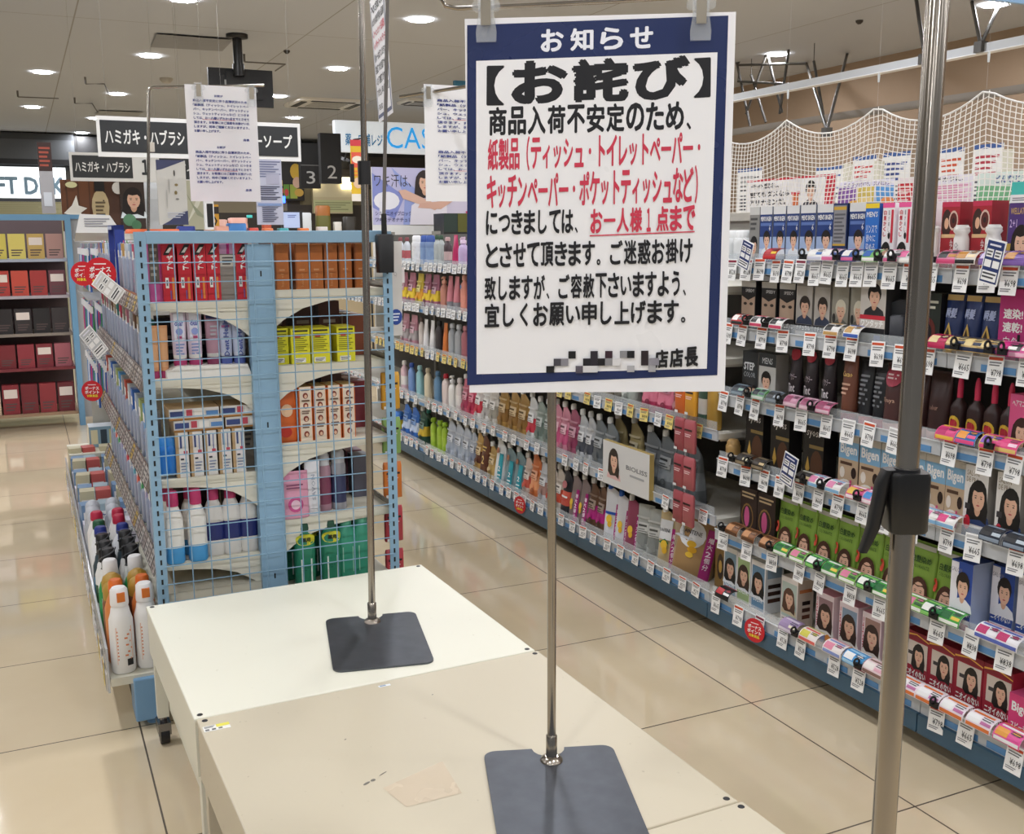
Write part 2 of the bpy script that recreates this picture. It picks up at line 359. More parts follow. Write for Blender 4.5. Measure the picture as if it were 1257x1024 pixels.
def finish_labels():
    by = {}
    for it in ITEMS: by.setdefault((it[1], it[2]), []).append(it)
    for (desc, where), L in by.items():
        if len(L) == 1: L[0][0]['label'] = f'{desc} {where[0]}'
        else:
            L.sort(key=lambda t: where[2]*t[3])
            for i, t in enumerate(L):
                t[0]['label'] = f'{desc}, {ORD[min(i, 19)]} {where[1]}'
                t[0]['group'] = f'{t[0].name.split(".")[0].replace("_", " ")} row {where[0]}'
WORLD, EXPO = .34, -.5

# ================================================================== the room
b = MB(); b.poly([(-12,-4,0),(14,-4,0),(14,24,0),(-12,24,0)], 'floor'); MATS['floor'] = tile_material(); struct('floor', b)
b = MB(); MATS['ceil'] = ceiling_material(); b.box(-12, 9, -4, 19, 3.0, 3.04, 'ceil'); struct('ceiling', b)
b = MB(); b.box(7.68, 7.8, -4, 16, 0, 3.0, 'a08a74/r80'); struct('wall_right', b)
b = MB(); b.box(-12, 14, 22, 22.1, 0, 4.0, '8f897c/r80'); struct('wall_back', b)
b = MB(); b.box(-12, 9, 19.0, 19.2, 2.62, 3.04, '17181a/r60'); struct('trim_1', b)     # dark soffit at the end of the ceiling
b = MB(); b.box(-12, 14, 19.2, 22, 2.9, 2.95, '6f7274/r60'); struct('trim_2', b)

def downlight(x, y, r=.085, pw=430, label=None):
    e = empty('downlight', (x, y, 3.0)); t = MB(); t.loft([(-.004, r*1.2, r*1.2, 2), (-.012, r*1.12, r*1.12, 2)], 'e9e7e2', n=20, cap=False); t.loft([(-.012, r*1.12, r*1.12, 2), (-.006, r, r, 2)], 'e9e7e2', n=20, cap=False); t.build('trim_ring', e)
    d = MB(); d.poly([(r*math.cos(-2*PI*i/20), r*math.sin(-2*PI*i/20), -.008) for i in range(20)], 'f6f7fc/e%d' % pw); d.build('diffuser', e)
    return tag(e, label, 'ceiling light', 'round downlights in the ceiling')
vis = [(1.25,10.65), (1.19,13.54), (1.12,16.33), (3.07,10.7), (2.98,13.0), (4.55,15.87), (6.65,8.24), (6.75,5.87), (.35,12.1), (.29,15.26), (3.69,15.2), (1.05,18.6)]
for x, y in vis: downlight(x, y, label='round recessed ceiling downlight glowing white among rows of others')
for x in (-2.6, -.6, 1.2, 3.0, 4.8, 6.7):
    for y in (-2.2, .3, 2.9, 5.6, 8.1):
        if x > 6 and y > 5: continue
        downlight(x, y, label='round recessed ceiling downlight glowing white among rows of others')
# air conditioning cassettes and a flat return grille
def cassette(x, y, s=.92):
    e = empty('air_conditioner', (x, y, 3.0), 0, 'square white ceiling cassette air conditioner with slotted louvres' if s > .6 else 'smaller ceiling air conditioner beyond the leaning notice stand', 'air conditioner')
    p = MB(); p.loft([(-.001, s/2, s/2, 12), (-.03, s/2*.97, s/2*.97, 12), (-.034, s/2*.9, s/2*.9, 12)], 'd9d7d2', n=24); p.build('panel', e)
    for k in range(4):
        l = MB(); l.box(-s*.3, s*.3, s*.34, s*.42, -.04, -.034, '2a2a2a'); o = l.build('louvre', e); o.rotation_euler = (0, 0, k*PI/2)
    g = MB(); g.box(-s*.24, s*.24, -s*.24, s*.24, -.039, -.034, '9a9894'); g.build('intake_grille', e)
c = onZ(400, 126, 3); cassette(c.x, c.y); c = onZ(516, 124, 3); cassette(c.x, c.y, .5)
b = MB(); pts = [onZ(*q, 2.985) for q in ((192,42),(286,49),(273,63),(185,58))]; b.poly(pts, '8f9092/r70'); b.poly([p+Vector((0,0,.015)) for p in pts], '77777a'); tag(b.build('ceiling_vent'), 'flat grey rectangular return vent in the ceiling above hanging television', 'vent')
b = MB(); pts = [onZ(*q, 2.985) for q in ((122,136),(176,138),(168,143),(116,141))]; b.poly(pts, 'a5a5a2/r70'); tag(b.build('ceiling_vent'), 'small flat return vent in the ceiling, above the aisle sign', 'vent')
c = onZ(204, 96, 3); b = MB(); b.loft([(c.z, .07, .07, 2), (c.z-.02, .07, .07, 2), (c.z-.05, .04, .04, 2)], 'b5b0a6', n=16, cx=c.x, cy=c.y); tag(b.build('smoke_detector'), 'small round beige smoke detector on the ceiling', 'smoke detector')
for q in ((352,62), (1055,25), (1222,-20)):
    c = onZ(*q, 3); b = MB(); b.loft([(3, .03, .03, 2), (2.985, .028, .028, 2), (2.97, .012, .012, 2)], '3c3833', n=12, cx=c.x, cy=c.y); tag(b.build('sprinkler'), 'tiny dark sprinkler head on the ceiling', 'sprinkler', 'ceiling sprinklers')
# TV on a pole
e = empty('ceiling_television', (1.80, 9.3, 3.0), 0, 'black television seen from behind, hung on a ceiling pole', 'television')
b = MB(); b.loft([(-.0, .09, .09, 2), (-.03, .09, .09, 2), (-.035, .05, .05, 2)], '141414', n=16); b.build('ceiling_plate', e)
b = MB(); b.tube([(0,0,-.03),(0,0,-.26)], .04, '131313', n=12); b.tube([(0,0,-.24),(0,.0,-.34)], .05, '101010'); b.build('pole', e)
b = MB(); b.box(-.1, .1, .03, .06, -.46, -.3, '1b1b1b'); b.build('bracket', e)
b = MB(); b.box(-.245, .30, .06, .10, -.58, -.27, '0f0f10'); b.box(-.15, .2, .04, .06, -.52, -.33, '161617'); b.art(Fr((-.15,.039,-.52),(1,0,0),(0,0,1),(0,-1,0)), .35, .19, [('r', .1,.55,.35,.8,'9a9a96'), ('r',.5,.6,.62,.7,'8c2b2b'), ('lines',.1,.1,.5,.4,3,'55565a')]); b.build('screen_housing', e)
# little L-shaped ceiling rails
for k, pp in enumerate([((105,103),(128,103),(134,116)), ((92,127),(113,127),(120,138)), ((22,119),(72,121)), ((300,76),(350,79),(338,87))]):
    b = MB(); b.tube([onZ(*q, 2.93) for q in pp], .007, '6b6863', n=6); c0 = onZ(*pp[0], 2.93); b.tube([c0, (c0.x, c0.y, 3)], .012, '6b6863', n=6)
    tag(b.build('ceiling_rail'), ['bent grey ceiling rail above the other bent rail', 'bent grey ceiling rail just above aisle sign', 'straight thin ceiling rail with dangling ends', 'thin ceiling rail behind the hung television'][k], 'rail')

# white suspended track and its V hangers along the side wall
def hangers(pxs, z, X, who):
    for a, t0, t1, k in pxs:
        low = onX(*a, X); e = MB()
        for t in (t0, t1):
            if t: e.tube([low, onZ(*t, 3.0)], .014, '4a4845', n=6)
        e.box(low.x-.03, low.x+.03, low.y-.03, low.y+.03, low.z-.05, low.z+.02, '4a4845'); tag(e.build('track_hanger'), k, 'hanger')
A = onX(1300, 42, 5.8); B = onX(840, 136, 5.8)
b = MB(); b.prism([(0,0),((A-B).length,0),((A-B).length,.055),(0,.055)], Fr((5.8, B.y, 2.475), (0,-1,0), (0,0,1), (-1,0,0)), .05, 'c2c6ca'); b.box(5.79, 5.86, A.y, B.y, 2.468, 2.475, 'e8eaec'); tag(b.build('suspended_track'), 'long white metal track hung from ceiling along tan wall', 'track')
b = MB(); b.box(6.4, 6.44, 4, 12, 2.27, 2.33, '8d867e'); tag(b.build('pipe_rail'), 'dull grey rail below the white track on tan wall', 'rail')
hangers([((1204,55),(1193,2),(1227,5),'dark V-shaped hanger holding the white track beside a downlight'), ((1135,70),(1124,-6),(1163,-6),'dark V-shaped hanger behind the thick leaning steel pole'),
         ((1015,160),(990,78),(1040,66),'wide dark V-shaped hanger reaching below the track')], 2.5, 5.8, '')
for q0, q1 in (((905,80),(940,10)), ((932,28),(960,138)), ((903,70),(922,160)), ((973,28),(957,140)), ((999,75),(1014,160)), ((905,80),(990,78)), ((906,100),(985,104)), ((922,92),(940,150)), ((942,62),(916,140))):
    P0 = onX(*q0, 6.6); P1 = onX(*q1, 6.6); b = MB(); b.tube([P0, P1], .013, '4d4b48', n=6)
    b.tube([P0, (P0.x, P0.y, 3)], .004, '4d4b48', n=5)
    tag(b.build('hanging_rod'), 'thin dark rod of the hanging framework under the ceiling', 'rod', 'hanging rods under the ceiling')
# blue square sign at the ceiling
e = MB(); p0 = onY(558, 95, 11); p1 = onY(600, 109, 11); e.box(p0.x, p1.x, 11, 11.05, p1.z, p0.z, '4a8db5'); tag(e.build('hanging_sign'), 'plain blue panel hanging behind the white framed notice', 'sign')
b = MB(); p0 = onY(1175, -30, 3.2); p1 = onY(1300, 10, 3.2); b.box(p0.x, p1.x, 3.2, 3.22, p1.z, p0.z, '7fa6cc'); tag(b.build('hanging_banner'), 'pale blue banner edge hanging high above the hair dye aisle', 'banner')

# ------------------------------------------------------------------ shelving bays along the aisle
TAGS = []
for hd, bd, price in (('d0512c','fbfbfa','798'), ('c8c8c8','fbfbfa','665'), ('d0512c','fbfbfa','698'), ('8c2740','fbfbfa','528'), ('fbfbfa','fbfbfa','838'), ('d0512c','fbfbfa','275'), ('cf4a2c','f6df86','498')):
    t = MB(); w, h = .045, .066; t.box(0, .0012, -w/2, w/2, -h, 0, bd)
    t.art(Fr((0, w/2, -h), (0,-1,0), (0,0,1), (-1,0,0)), w, h, [('r', .06,.84,.94,.94, hd), ('lines', .12,.62,.88,.8,2,'77777a'), ('t','¥'+price,.3,.28,.94,.52,'1c1c1e'), ('lines',.1,.1,.7,.24,2,'8a8a8e')])
    TAGS.append(t.build('price_tag', me_only=True))
CLIP = MB(); CLIP.box(-.009, .009, -.012, .012, 0, .014, '121214'); CLIP.tube([(-.010+.009*math.cos(a), 0, .019+.009*math.sin(a)) for a in np.linspace(0, 2*PI, 13)], .003, '121214', n=6); CLIP = CLIP.build('black_clip', me_only=True)
TALK = {}
def talker(cols, w=.062, r=.026):
    k = (tuple(cols), w)
    if k in TALK: return TALK[k]
    t = MB(); n = 7; a0, a1 = -.35, 1.75; L = r*1.15*(a1-a0)
    def arc(x, z, o): q = a1-(a1-a0)*z/L; return Vector((-(r*1.15+o)*math.sin(q), w/2-x, (r+o)*math.cos(q)))
    for i in range(n):
        z0, z1 = L*i/n, L*(i+1)/n; t.poly([arc(0, z0, 0), arc(w, z0, 0), arc(w, z1, 0), arc(0, z1, 0)], cols[0], True); t.poly([arc(0, z0, -.0008), arc(0, z1, -.0008), arc(w, z1, -.0008), arc(w, z0, -.0008)], 'e4e4e4', True)
    A = []
    for (x0, y0, x1, y1, c) in ((.04, .04, .96, .2, cols[1]), (.05, .26, .5, .62, cols[2]), (.56, .3, .95, .44, cols[3]), (.1, .7, .9, .8, cols[1]), (.04, .9, .96, .98, cols[2])):
        for q in range(2): A.append(('r', x0, y0+(y1-y0)*q/2, x1, y0+(y1-y0)*(q+1)/2, c))
    A += [('e', .76, .58, .14, .09, cols[2]), ('lines', .56, .48, .95, .66, 2, '4a4a50')]
    t.art(None, w, L, A, off=.0003, curve=arc); TALK[k] = t.build('shelf_talker', me_only=True); return TALK[k]
XF = 2.0
def Ypx(px, X, z):
    a = RT - FW*((px-628.5)/CF); return -(X*a.x + (z-CH)*a.z)/a.y
def bay(Y0, Y1, levels, base, top, label, tagd, talk=(), post=True, back='5f5d59'):
    E = empty('shelving_bay', (2.25, (Y0+Y1)/2, 0), 0, label, 'shelf unit', 'white and blue steel shelving bays along the aisle'); off = -E.location
    def P(mb, name, par=E, bev=0):
        o = mb.build(name, par, bev); o.location = off if par == E else (0,0,0); return o
    g = .0015; b = MB(); b.box(2.40, 2.43, Y0+g, Y1-g, .02, top, back+'/r70'); P(b, 'back_panel')
    b = MB(); b.box(2.385, 2.435, Y1-.03, Y1-g, 0, top+.02, '8d8a82'); P(b, 'upright_post')
    b = MB(); b.box(XF-.028, XF+.0, Y0+g, Y1-g, base, base+.052, '3a5b72/r35'); P(b, 'base_front', bev=.002)
    b = MB(); b.box(XF+.07, XF+.09, Y0+g, Y1-g, 0, base, '2a2a2b'); P(b, 'kick_plate')
    for li, zb in enumerate(list(levels)+[base+.052]):
        isb = li == len(levels); x0 = XF if not isb else XF-.012
        s = MB(); s.box(x0, 2.40, Y0+g, Y1-g, zb+.004, zb+.022, 'd3d0c6/r50')
        sh = P(s, 'shelf')
        if not isb:
            k = MB()
            for yy in (Y0+.012, Y1-.014): k.prism([(0,0),(.38,0),(.38,-.09),(.3,-.045),(.12,-.012),(0,-.008)], Fr((2.015, yy, zb+.004), (1,0,0), (0,0,1), (0,-1,0)), .002, 'c4c0b4')
            k.build('bracket', sh)
        r = MB(); r.box(x0-.006, x0, Y0+g, Y1-g, zb, zb+.034, 'c3c7cb/r25'); y = Y0+.03
        while y < Y1-.1:
            w = random.uniform(.05, .1); r.box(x0-.0072, x0-.006, y, min(y+w, Y1-.02), zb+.003, zb+.019, '5f92c4'); y += w+random.uniform(.02, .1)
        r.box(x0-.009, x0-.006, Y0+g, Y1-g, zb+.0345, zb+.037, 'e9edf0/r20'); r.build('price_rail', sh)
        c = MB(); c.box(x0-.004, x0-.001, Y0+.01, Y1-.01, zb+.037, zb+.062, 'dfe6ea/a30/r10'); c.build('clear_lip', sh)
        y = Y1-random.uniform(.03, .06); lo, hi, kinds = tagd.get(li, (.07, .12, (0, 1, 2)))
        while y > Y0+.03:
            o = link('price_tag', TAGS[random.choice(kinds)], sh); o.location = (x0-.012, y, zb+.047+random.uniform(-.004, .003)); o.rotation_euler = (random.uniform(-.04, .04), .12, random.uniform(-.12, .12)); o.scale = (1, 1, 1) if Y0 < 2.6 else (1, 1.05, .72); y -= random.uniform(lo, hi)
        for (ya, cols, w, clip) in talk:
            if ya[0] == li and Y0 < ya[1] <= Y1:
                o = link('shelf_talker', talker(cols, w), sh); o.location = (x0-.003, ya[1], zb+.052)
                if clip: o = link('black_clip', CLIP, sh); o.location = (x0-.03, ya[1]+w*.5+.012, zb+.05)
    return E
ZN = [1.185, .985, .768, .555, .32]; ZFz = [1.12, .888, .645, .36]
W_ = 'f4f2ee'
tk = []
def T(li, px, cols, w=.058, clip=None):
    clip = (px//7) % 2 == 0 if clip is None else clip
    z = (ZN+[.1])[li]+.06; tk.append(((li, Ypx(px, 1.97, z)), cols, w, clip))
for px, cols in ((945, ('b3202a','c92a2e','b3202a','e6c23a')), (1000, (W_,'d8d8e8',W_,'3a6fb5')), (1018, ('e6d9e6','e36da0',W_,'2f57a0')), (1042, ('2f57a0','e36da0',W_,'2f57a0')), (1068, ('7fc06a',W_,'2d5fae','7fc06a')), (1095, ('dedede','e36da0',W_,'333333')), (1112, ('dedede',W_,'e36da0','333333')),
                 (1162, ('e58fb0','d6497a','1d1a1a','c58a3a')), (1185, ('e8e0d8','1d1a1a','c58a3a','f0d9b0')), (1215, ('7a56a8','8b69b8','d9cbe8','7a56a8')), (1245, ('7a56a8','8b69b8','c58a3a','7a56a8'))): T(0, px, cols)
for px, cols in ((905, ('c92a2e','2b2b2b',W_,'888888')), (928, (W_,'d04a6a','2b2b2b',W_)), (952, (W_,'d04a6a','2b2b2b',W_)), (1020, (W_,'c9a060','333333',W_)), (1045, (W_,'3a5fb5','c9a060',W_)), (1150, ('c32a5a','c32a5a','ecd6a0','c32a5a')), (1172, ('d8b878','1c2746','e8d090','1c2746')), (1192, ('d8b878','1c2746','e8d090','1c2746')), (1212, ('d8b878','1c2746','e8d090','1c2746')), (1235, ('d02a80','e05aa0','d02a80',W_)), (1252, ('e05aa0','f0b8d0','333333',W_))): T(1, px, cols)
for px, cols in ((905, ('4a5a68','8899a4','2b3138','8fb0a0')), (930, ('7fb08a','cfd8d0','2b3138','4a5a68')), (948, ('55606a','8a949c','333333','aab4bc')), (970, ('c890a8','e0c0cc','9a4a6a','c890a8')), (990, ('c890a8','e0c0cc','9a4a6a','c890a8')), (1010, ('c05a80','e0c0cc','9a4a6a','c890a8')), (1160, ('e8508a','f0c04a','c32a6a','e8508a')), (1185, ('3a7ac0','e8508a','f0a04a','e8508a')), (1215, ('e0c070','e8508a','8a5ac0','e8508a')), (1235, ('e8508a','e0c070','e8508a','f6d0e0'))): T(2, px, cols)
for px, cols in ((910, ('3c3228','8a7a60','2b2620','d8d0b0')), (930, ('2b2620','8a7a60','3c3228','c8b080')), (985, ('3c3228','c8c8b8','2b2620','c8b080')), (1000, (W_,'8ab8dc','e08ab0',W_)), (1022, (W_,'8ab8dc','e08ab0',W_)), (1048, ('e05a90','f8e8ee','e8c050','e05a90')), (1068, ('f0a0c0','f8e8ee','4a90d0','f0a0c0')), (1140, (W_,'8ab8dc','e08ab0',W_)), (1160, (W_,'8ab8dc','e0508a',W_)), (1215, ('222a38','8a98a8','1d1d20','b8c4cc')), (1245, ('222a38','8a98a8','1d1d20','b8c4cc'))): T(3, px, cols)
for i, px in enumerate((898, 918, 940, 958, 978, 998, 1018, 1040, 1062, 1082, 1120, 1142, 1165, 1210, 1235)):
    T(4, px, (('8a5a34','5a3a24','c89060','8a5a34'), ('4fae4a','f0f4ec','1f6a34','e8c84a'), ('7cc050','f2f6ee','e080a0','2a5a2a'), ('2f8a4a','8fd070','f4f4ee','2f8a4a'))[0 if i < 3 else 1+i % 3] if px < 1200 else ('f2f0f4','5a6ab8','c0306a','f2f0f4'), .062, i % 3 == 0)
for i, (px, cols) in enumerate(((868, ('d8c890','8aa04a','b06a30','e8d040')), (890, ('1c1c1e','1c1c1e','c02a30','f0f0f0')), (970, ('a890b8','d8d0dc','a08ab0','f0e8c8')), (995, ('f4ece8','e06a60','d8d050','f4ece8')), (1025, ('f4ece8','8a9ad0','e890a8','f4ece8')), (1050, ('4aa0dc','a8d4f0','f4f4f4','4aa0dc')), (1075, ('f0d8dc','8a6a60','f4ece8','e0a8b8')), (1115, ('f4e8f0','e07a3a','f4f4f4','c070a0')), (1142, ('f4e8f0','e07a3a','f4f4f4','c070a0')), (1172, ('f4e8f0','e07a3a','f4f4f4','c070a0')), (1205, ('f4e8f0','e07a3a','f4f4f4','c070a0')), (1240, ('e85aa0','f4f4f4','e8a040','e85aa0')))): T(5, px, cols, .072, i % 3 == 0)
tn = {5: (.08, .14, (0, 1, 3, 2)), 4: (.08, .13, (1, 1, 4)), 0: (.05, .085, (0, 2, 1, 3))}
bay(.9, 1.8, ZN, .05, 1.38, 'shelving bay of purple and red hair dye boxes beside the thick pole', tn, tk)
bay(1.8, 2.7, ZN, .05, 1.38, "shelving bay of men's dye boxes and green dye boxes, beside hanging red packs", tn, tk)
ft = {0: (.06, .08, (1, 1, 4)), 1: (.06, .09, (1, 4)), 2: (.07, .1, (6, 6, 1)), 3: (.09, .14, (5, 1, 0)), 4: (.075, .11, (5, 5, 5, 1))}
for i, t in enumerate(('with the portrait show card and big brown pouches', 'with orange and teal refill pouches at its foot', 'with lime bottles and silver pouches at its foot', 'beyond the blue mesh rack, fading from view')):
    bay(2.7+.9*i, 3.6+.9*i, ZFz, .05, 1.32, 'shampoo shelving bay '+t, ft, post=True)
bay(6.3, 7.2, ZFz, .05, 1.32, 'last shampoo shelving bay, mostly hidden by the mesh rack', ft)

# divider panel between the hair dye bays and the shampoo bays
# ------------------------------------------------------------------ hair dye boxes
where_n = [(f'on {a} dye shelf', f'from far end, {a} dye shelf', -1) for a in ('top', 'second', 'third', 'fourth', 'fifth', 'bottom')]
RZ = -PI/2
def rowN(li, pr, pxs, dx=0.035, desc=None, jitter=.0, **k):
    z = (ZN+[.102])[li]+.0225
    for p in pxs: queue(('n', li), pr, Ypx(p, XF+dx, z+.04), XF, dx, z, where_n[li], desc, k)
TXB = 'f4f4f2'
men = p_box('hair_dye_box', .071, .05, .178, '203a78', "navy hair dye box with a man's face", side='8d93a2', top='e8e8ea', art=[
    ('r',0,.87,1,1,'dcdcdc'), ('t',"MEN'S BIGEN",.06,.76,.94,.84,TXB,.02), ('r',.06,.68,.94,.73,'5a74b0'), ('r',0,.12,1,.5,'9fb3d6'), ('r',0,.12,1,.3,'c9d4e4'), ('face',.6,.42,.42,'191412',0,'e6e9ee'), ('t','6',.78,.6,.9,.7,TXB), ('r',0,0,1,.13,'1a2f66'), ('t','ワンタッチ',.1,.02,.8,.11,'f0a0c0',.02)])
grey = p_box('hair_dye_box', .06, .05, .178, '8b8a86', 'grey hair dye box with black hair drawing', side='77767a', top='c8c8c6', art=[('r',0,.87,1,1,'c9c9c6'), ('lines',.1,.6,.8,.84,3,'4a4a4a'), ('face',.5,.32,.45,'151312',0,None)])
back_ = p_box('hair_dye_box', .06, .05, .178, '1f315f', 'navy dye box turned to its grey print', side='1c2a50', top='203a78', art=[('r',.06,.36,.94,.97,'8c8c90'), ('r',.06,.9,.94,.95,'c9a13a'), ('lines',.12,.4,.88,.86,8,'5a5a60'), ('r',.06,.36,.94,.39,'c9a13a')])
rinse = p_box('hair_dye_box', .066, .05, .174, '2d6fc6', 'bright blue dye box with white lettering', side='2450a0', top='f0d030', art=[('r',0,.93,1,1,'f0d030'), ('t',"MEN'S",.1,.8,.9,.88,TXB,.01), ('t','リンスで',.12,.56,.9,.68,TXB), ('t','徐々に',.12,.43,.8,.54,TXB), ('t','染める',.12,.3,.8,.41,TXB), ('r',0,.04,1,.14,'56a860')])
pink = p_box('hair_dye_box', .055, .05, .174, 'f3eef0', 'white and pink box of quick grey cover', side='efe6ea', top='ec5a9a', art=[('r',0,.93,1,1,'ec5a9a'), ('tc','白髪かくし',.1,.5,.34,.9,'c8283c',.02), ('tc','髪が美しい',.5,.48,.62,.9,'3a3638'), ('r',.74,.42,.92,.9,'c8283c'), ('face',.4,.25,.42,'17120f',1,'f0d8d8'), ('e',.62,.52,.1,.05,'17120f')])
cielo = p_box('hair_dye_box', .072, .055, .17, 'a8232e', 'crimson foam dye box with dark curls', side='8a1c28', top='b8305a', art=[('r',0,.93,1,1,'c23050'), ('e',.3,.7,.28,.2,'3a2018'), ('e',.3,.7,.12,.08,'d8a888'), ('e',.68,.74,.26,.14,'d8b8a8'), ('e',.68,.74,.2,.11,'5a201a'), ('e',.68,.74,.08,.04,'2a1412'), ('r',.05,.5,.95,.55,'e0b888'), ('tc','ムラなくきれい',.55,.05,.72,.48,'f6ecec',.02), ('tc','泡タイプ',.8,.05,.92,.46,'f6ecec')])
wht = p_bottle(.024, .115, 'e9e7e3', 'plump white bottle beside crimson boxes', cap='dedcd8', neck=.8, capr=.85, caph=.08, sq=.6, art=[('tv','CIELO',.36,.25,.6,.7,'8a8a8c')])
well = p_box('hair_dye_box', .078, .05, .18, '4b2f72', 'purple hair dye box with long-haired woman', side='3b2558', top='e8e6ea', toptab=(.028,'48bcb4'), art=[('r',0,.9,1,1,'e9e7ea'), ('lines',.1,.92,.8,.97,2,'6a6a70'), ('t','WELLATON',.08,.76,.94,.84,'caa76a',.01), ('t','2+1',.08,.6,.4,.7,'d8c0e8'), ('r',.0,.0,.2,.4,'c9a74a'), ('face',.62,.38,.58,'20130e',1,'2a1a3a')])
jarw = p_can(.034, .11, 'e6e9ea', 'glossy white cylinder at end of hair dye', 'eceeee')
rowN(0, jarw, (905, 918), .04); rowN(0, grey, (930,), .035)
rowN(0, men, (948, 960, 977, 995, 1016, 1060)); rowN(0, back_, (1038,), .03); rowN(0, rinse, (1078,), .03); rowN(0, pink, (1096, 1111, 1128))
rowN(0, cielo, (1158, 1193)); rowN(0, wht, (1140, 1176, 1206), .022); rowN(0, well, (1224, 1252, 1284))
blk = p_box('hair_dye_box', .07, .05, .155, '201f20', "black hair dye box with a man's eyes", side='2a2a2c', top='c8c6c0', art=[('r',0,.88,1,1,'bdb9b0'), ('t','SPEEDY',.3,.78,.9,.84,TXB), ('r',.04,.32,.96,.7,'b59a84'), ('p',[(.04,.7),(.5,.62),(.96,.7),(.96,.74),(.04,.74)],'1a1614'), ('e',.3,.55,.12,.03,'2a201a'), ('e',.72,.55,.12,.03,'2a201a'), ('t','スピーディー',.08,.08,.92,.24,TXB,.03)])
sebb = p_box('hair_dye_box', .068, .05, .165, 'b8b2aa', 'grey beige dye box with suited man', side='9a958e', top='c9c6c0', art=[('r',0,.9,1,1,'8f8b86'), ('face',.55,.52,.5,'2b221c',0,'3a4258'), ('r',0,.12,1,.24,'2a2a30'), ('t','ナチュラル',.08,.14,.92,.22,TXB)])
capm = p_box('hair_dye_box', .068, .05, .165, '9b978a', 'khaki dye box with bandanna-wearing man', side='8a867a', top='b5b1a4', art=[('face',.55,.5,.5,'d9d2bd',0,'6a6a60'), ('e',.15,.4,.1,.08,'2b2b2b'), ('r',0,.1,1,.26,'d8d4c8'), ('t','泡カラー',.1,.12,.9,.24,'2b2b2b',.03)])
wan = p_box('hair_dye_box', .09, .05, .185, 'cfc9c2', 'tall white dye box with smiling man', side='3a3a3c', top='e6e2dc', art=[('r',0,0,1,.28,'1b1b1d'), ('face',.55,.7,.48,'16110e',0,'2a2a2e'), ('r',0,.4,1,.46,'c02a3a'), ('t','ワンタッチ',.06,.29,.94,.4,TXB,.03), ('r',.6,.04,.85,.18,'3a4a8a')])
dkb = p_blister(.075, .13, '2a2c30', '3b3d44', 'dark carded pack beside the tall box', art=[('lines',.1,.3,.9,.7,4,'c9c9cc'), ('r',.1,.05,.6,.2,'f0f0f0')])
rnd = p_box('hair_dye_box', .09, .05, .15, '27302a', 'dark green box with round dye ring', side='1c1c1e', top='333333', art=[('lines',.1,.72,.9,.9,2,'d8d8c8'), ('e',.5,.36,.34,.24,'6a2a24'), ('e',.5,.36,.2,.14,'1a1a1c')])
ntb = p_tube(.062, .15, '1d2b54', 'navy tube with gold drop', 'd8b878', label='2a3a6a', art=[('r',.05,.9,.95,.99,'d8b878'), ('t','瞬髪',.2,.62,.8,.78,'a8b4d8',.03), ('p',[(.5,.55),(.7,.36),(.5,.2),(.3,.36)],'d9b35a'), ('p',[(.5,.47),(.6,.36),(.5,.27),(.4,.36)],'3a2a20')])
mag = p_box('hair_dye_box', .075, .04, .17, 'c2367e', 'magenta dye box with white lettering', side='a02a66', top='d04a8e', art=[('t','速染!',.15,.6,.85,.74,TXB,.03), ('t','速乾!',.15,.42,.85,.56,TXB,.03), ('t','自然',.2,.22,.8,.36,TXB), ('r',.7,0,.8,.4,'141414')])
rowN(1, blk, (918, 943, 967)); rowN(1, sebb, (987, 1010)); rowN(1, capm, (1030, 1052)); rowN(1, wan, (1072,), .012); rowN(1, dkb, (1096,), .03); rowN(1, rnd, (1150,), .04); rowN(1, ntb, (1168, 1191, 1212), .06); rowN(1, mag, (1243, 1275))
stp = p_box('hair_dye_box', .075, .05, .155, '2a2e30', 'charcoal box lettered over three heads', side='8f8a84', top='4a4e50', art=[('t','STEP',.1,.62,.8,.78,'dfe2e4',.03), ('t','COLOR',.1,.48,.85,.58,'b8bcc0'), ('face',.2,.22,.26,'14100e',0,None), ('face',.5,.22,.26,'14100e',0,None), ('face',.8,.22,.26,'14100e',0,None)])
stq = p_box('hair_dye_box', .08, .05, .155, 'c9c7c2', 'pale box with dark-haired young man', side='8f8a84', top='4a4e50', art=[('r',0,.75,1,1,'2a2e30'), ('t','MENS',.2,.8,.8,.92,'dfe2e4'), ('face',.45,.42,.55,'14100e',0,'5aa048')])
brt = p_tube(.05, .178, '2a1c1e', 'black tube with red shoulder', '1c1416', label='2a2024', art=[('e',.5,.92,.45,.1,'b02a3c'), ('t','ヘアカラー',.15,.5,.85,.6,'d8c8d0'), ('t','Tint',.2,.3,.8,.44,'e8e0e4',.02)])
bwt = p_tube(.055, .185, '6b3f30', 'brown tube with gold lettering', 'a83848', label='7a4a38', art=[('t','Cacao',.15,.68,.85,.76,'e8c070',.02), ('lines',.2,.4,.8,.6,3,'d8b098')])
drk = p_tube(.05, .175, '24262a', 'black tube with grey small print', 'b83848', art=[('lines',.15,.3,.85,.8,7,'8a8e94')])
bpk = p_tube(.07, .18, '4a2a28', 'dark brown tube with rose label', 'e0b8ae', art=[('e',.5,.8,.45,.14,'b03a50'), ('lines',.2,.76,.8,.86,2,'f0d8dc'), ('t','Tsuya',.2,.42,.8,.5,'d8b098')])
bwn = p_tube(.07, .175, '3a211f', 'slim brown tube with rose tip', 'd8a8a0', art=[('t','colour',.3,.45,.7,.52,'c89a88')])
con = p_bottle(.022, .17, '35201f', 'dark bottle with pink pointed nozzle', cap='d8365e', kind='dome', neck=.35, capr=.32, caph=.32, sq=.8, art=[('e',.5,.45,.3,.18,'e8c040'), ('e',.5,.45,.2,.1,'c02a3c')])
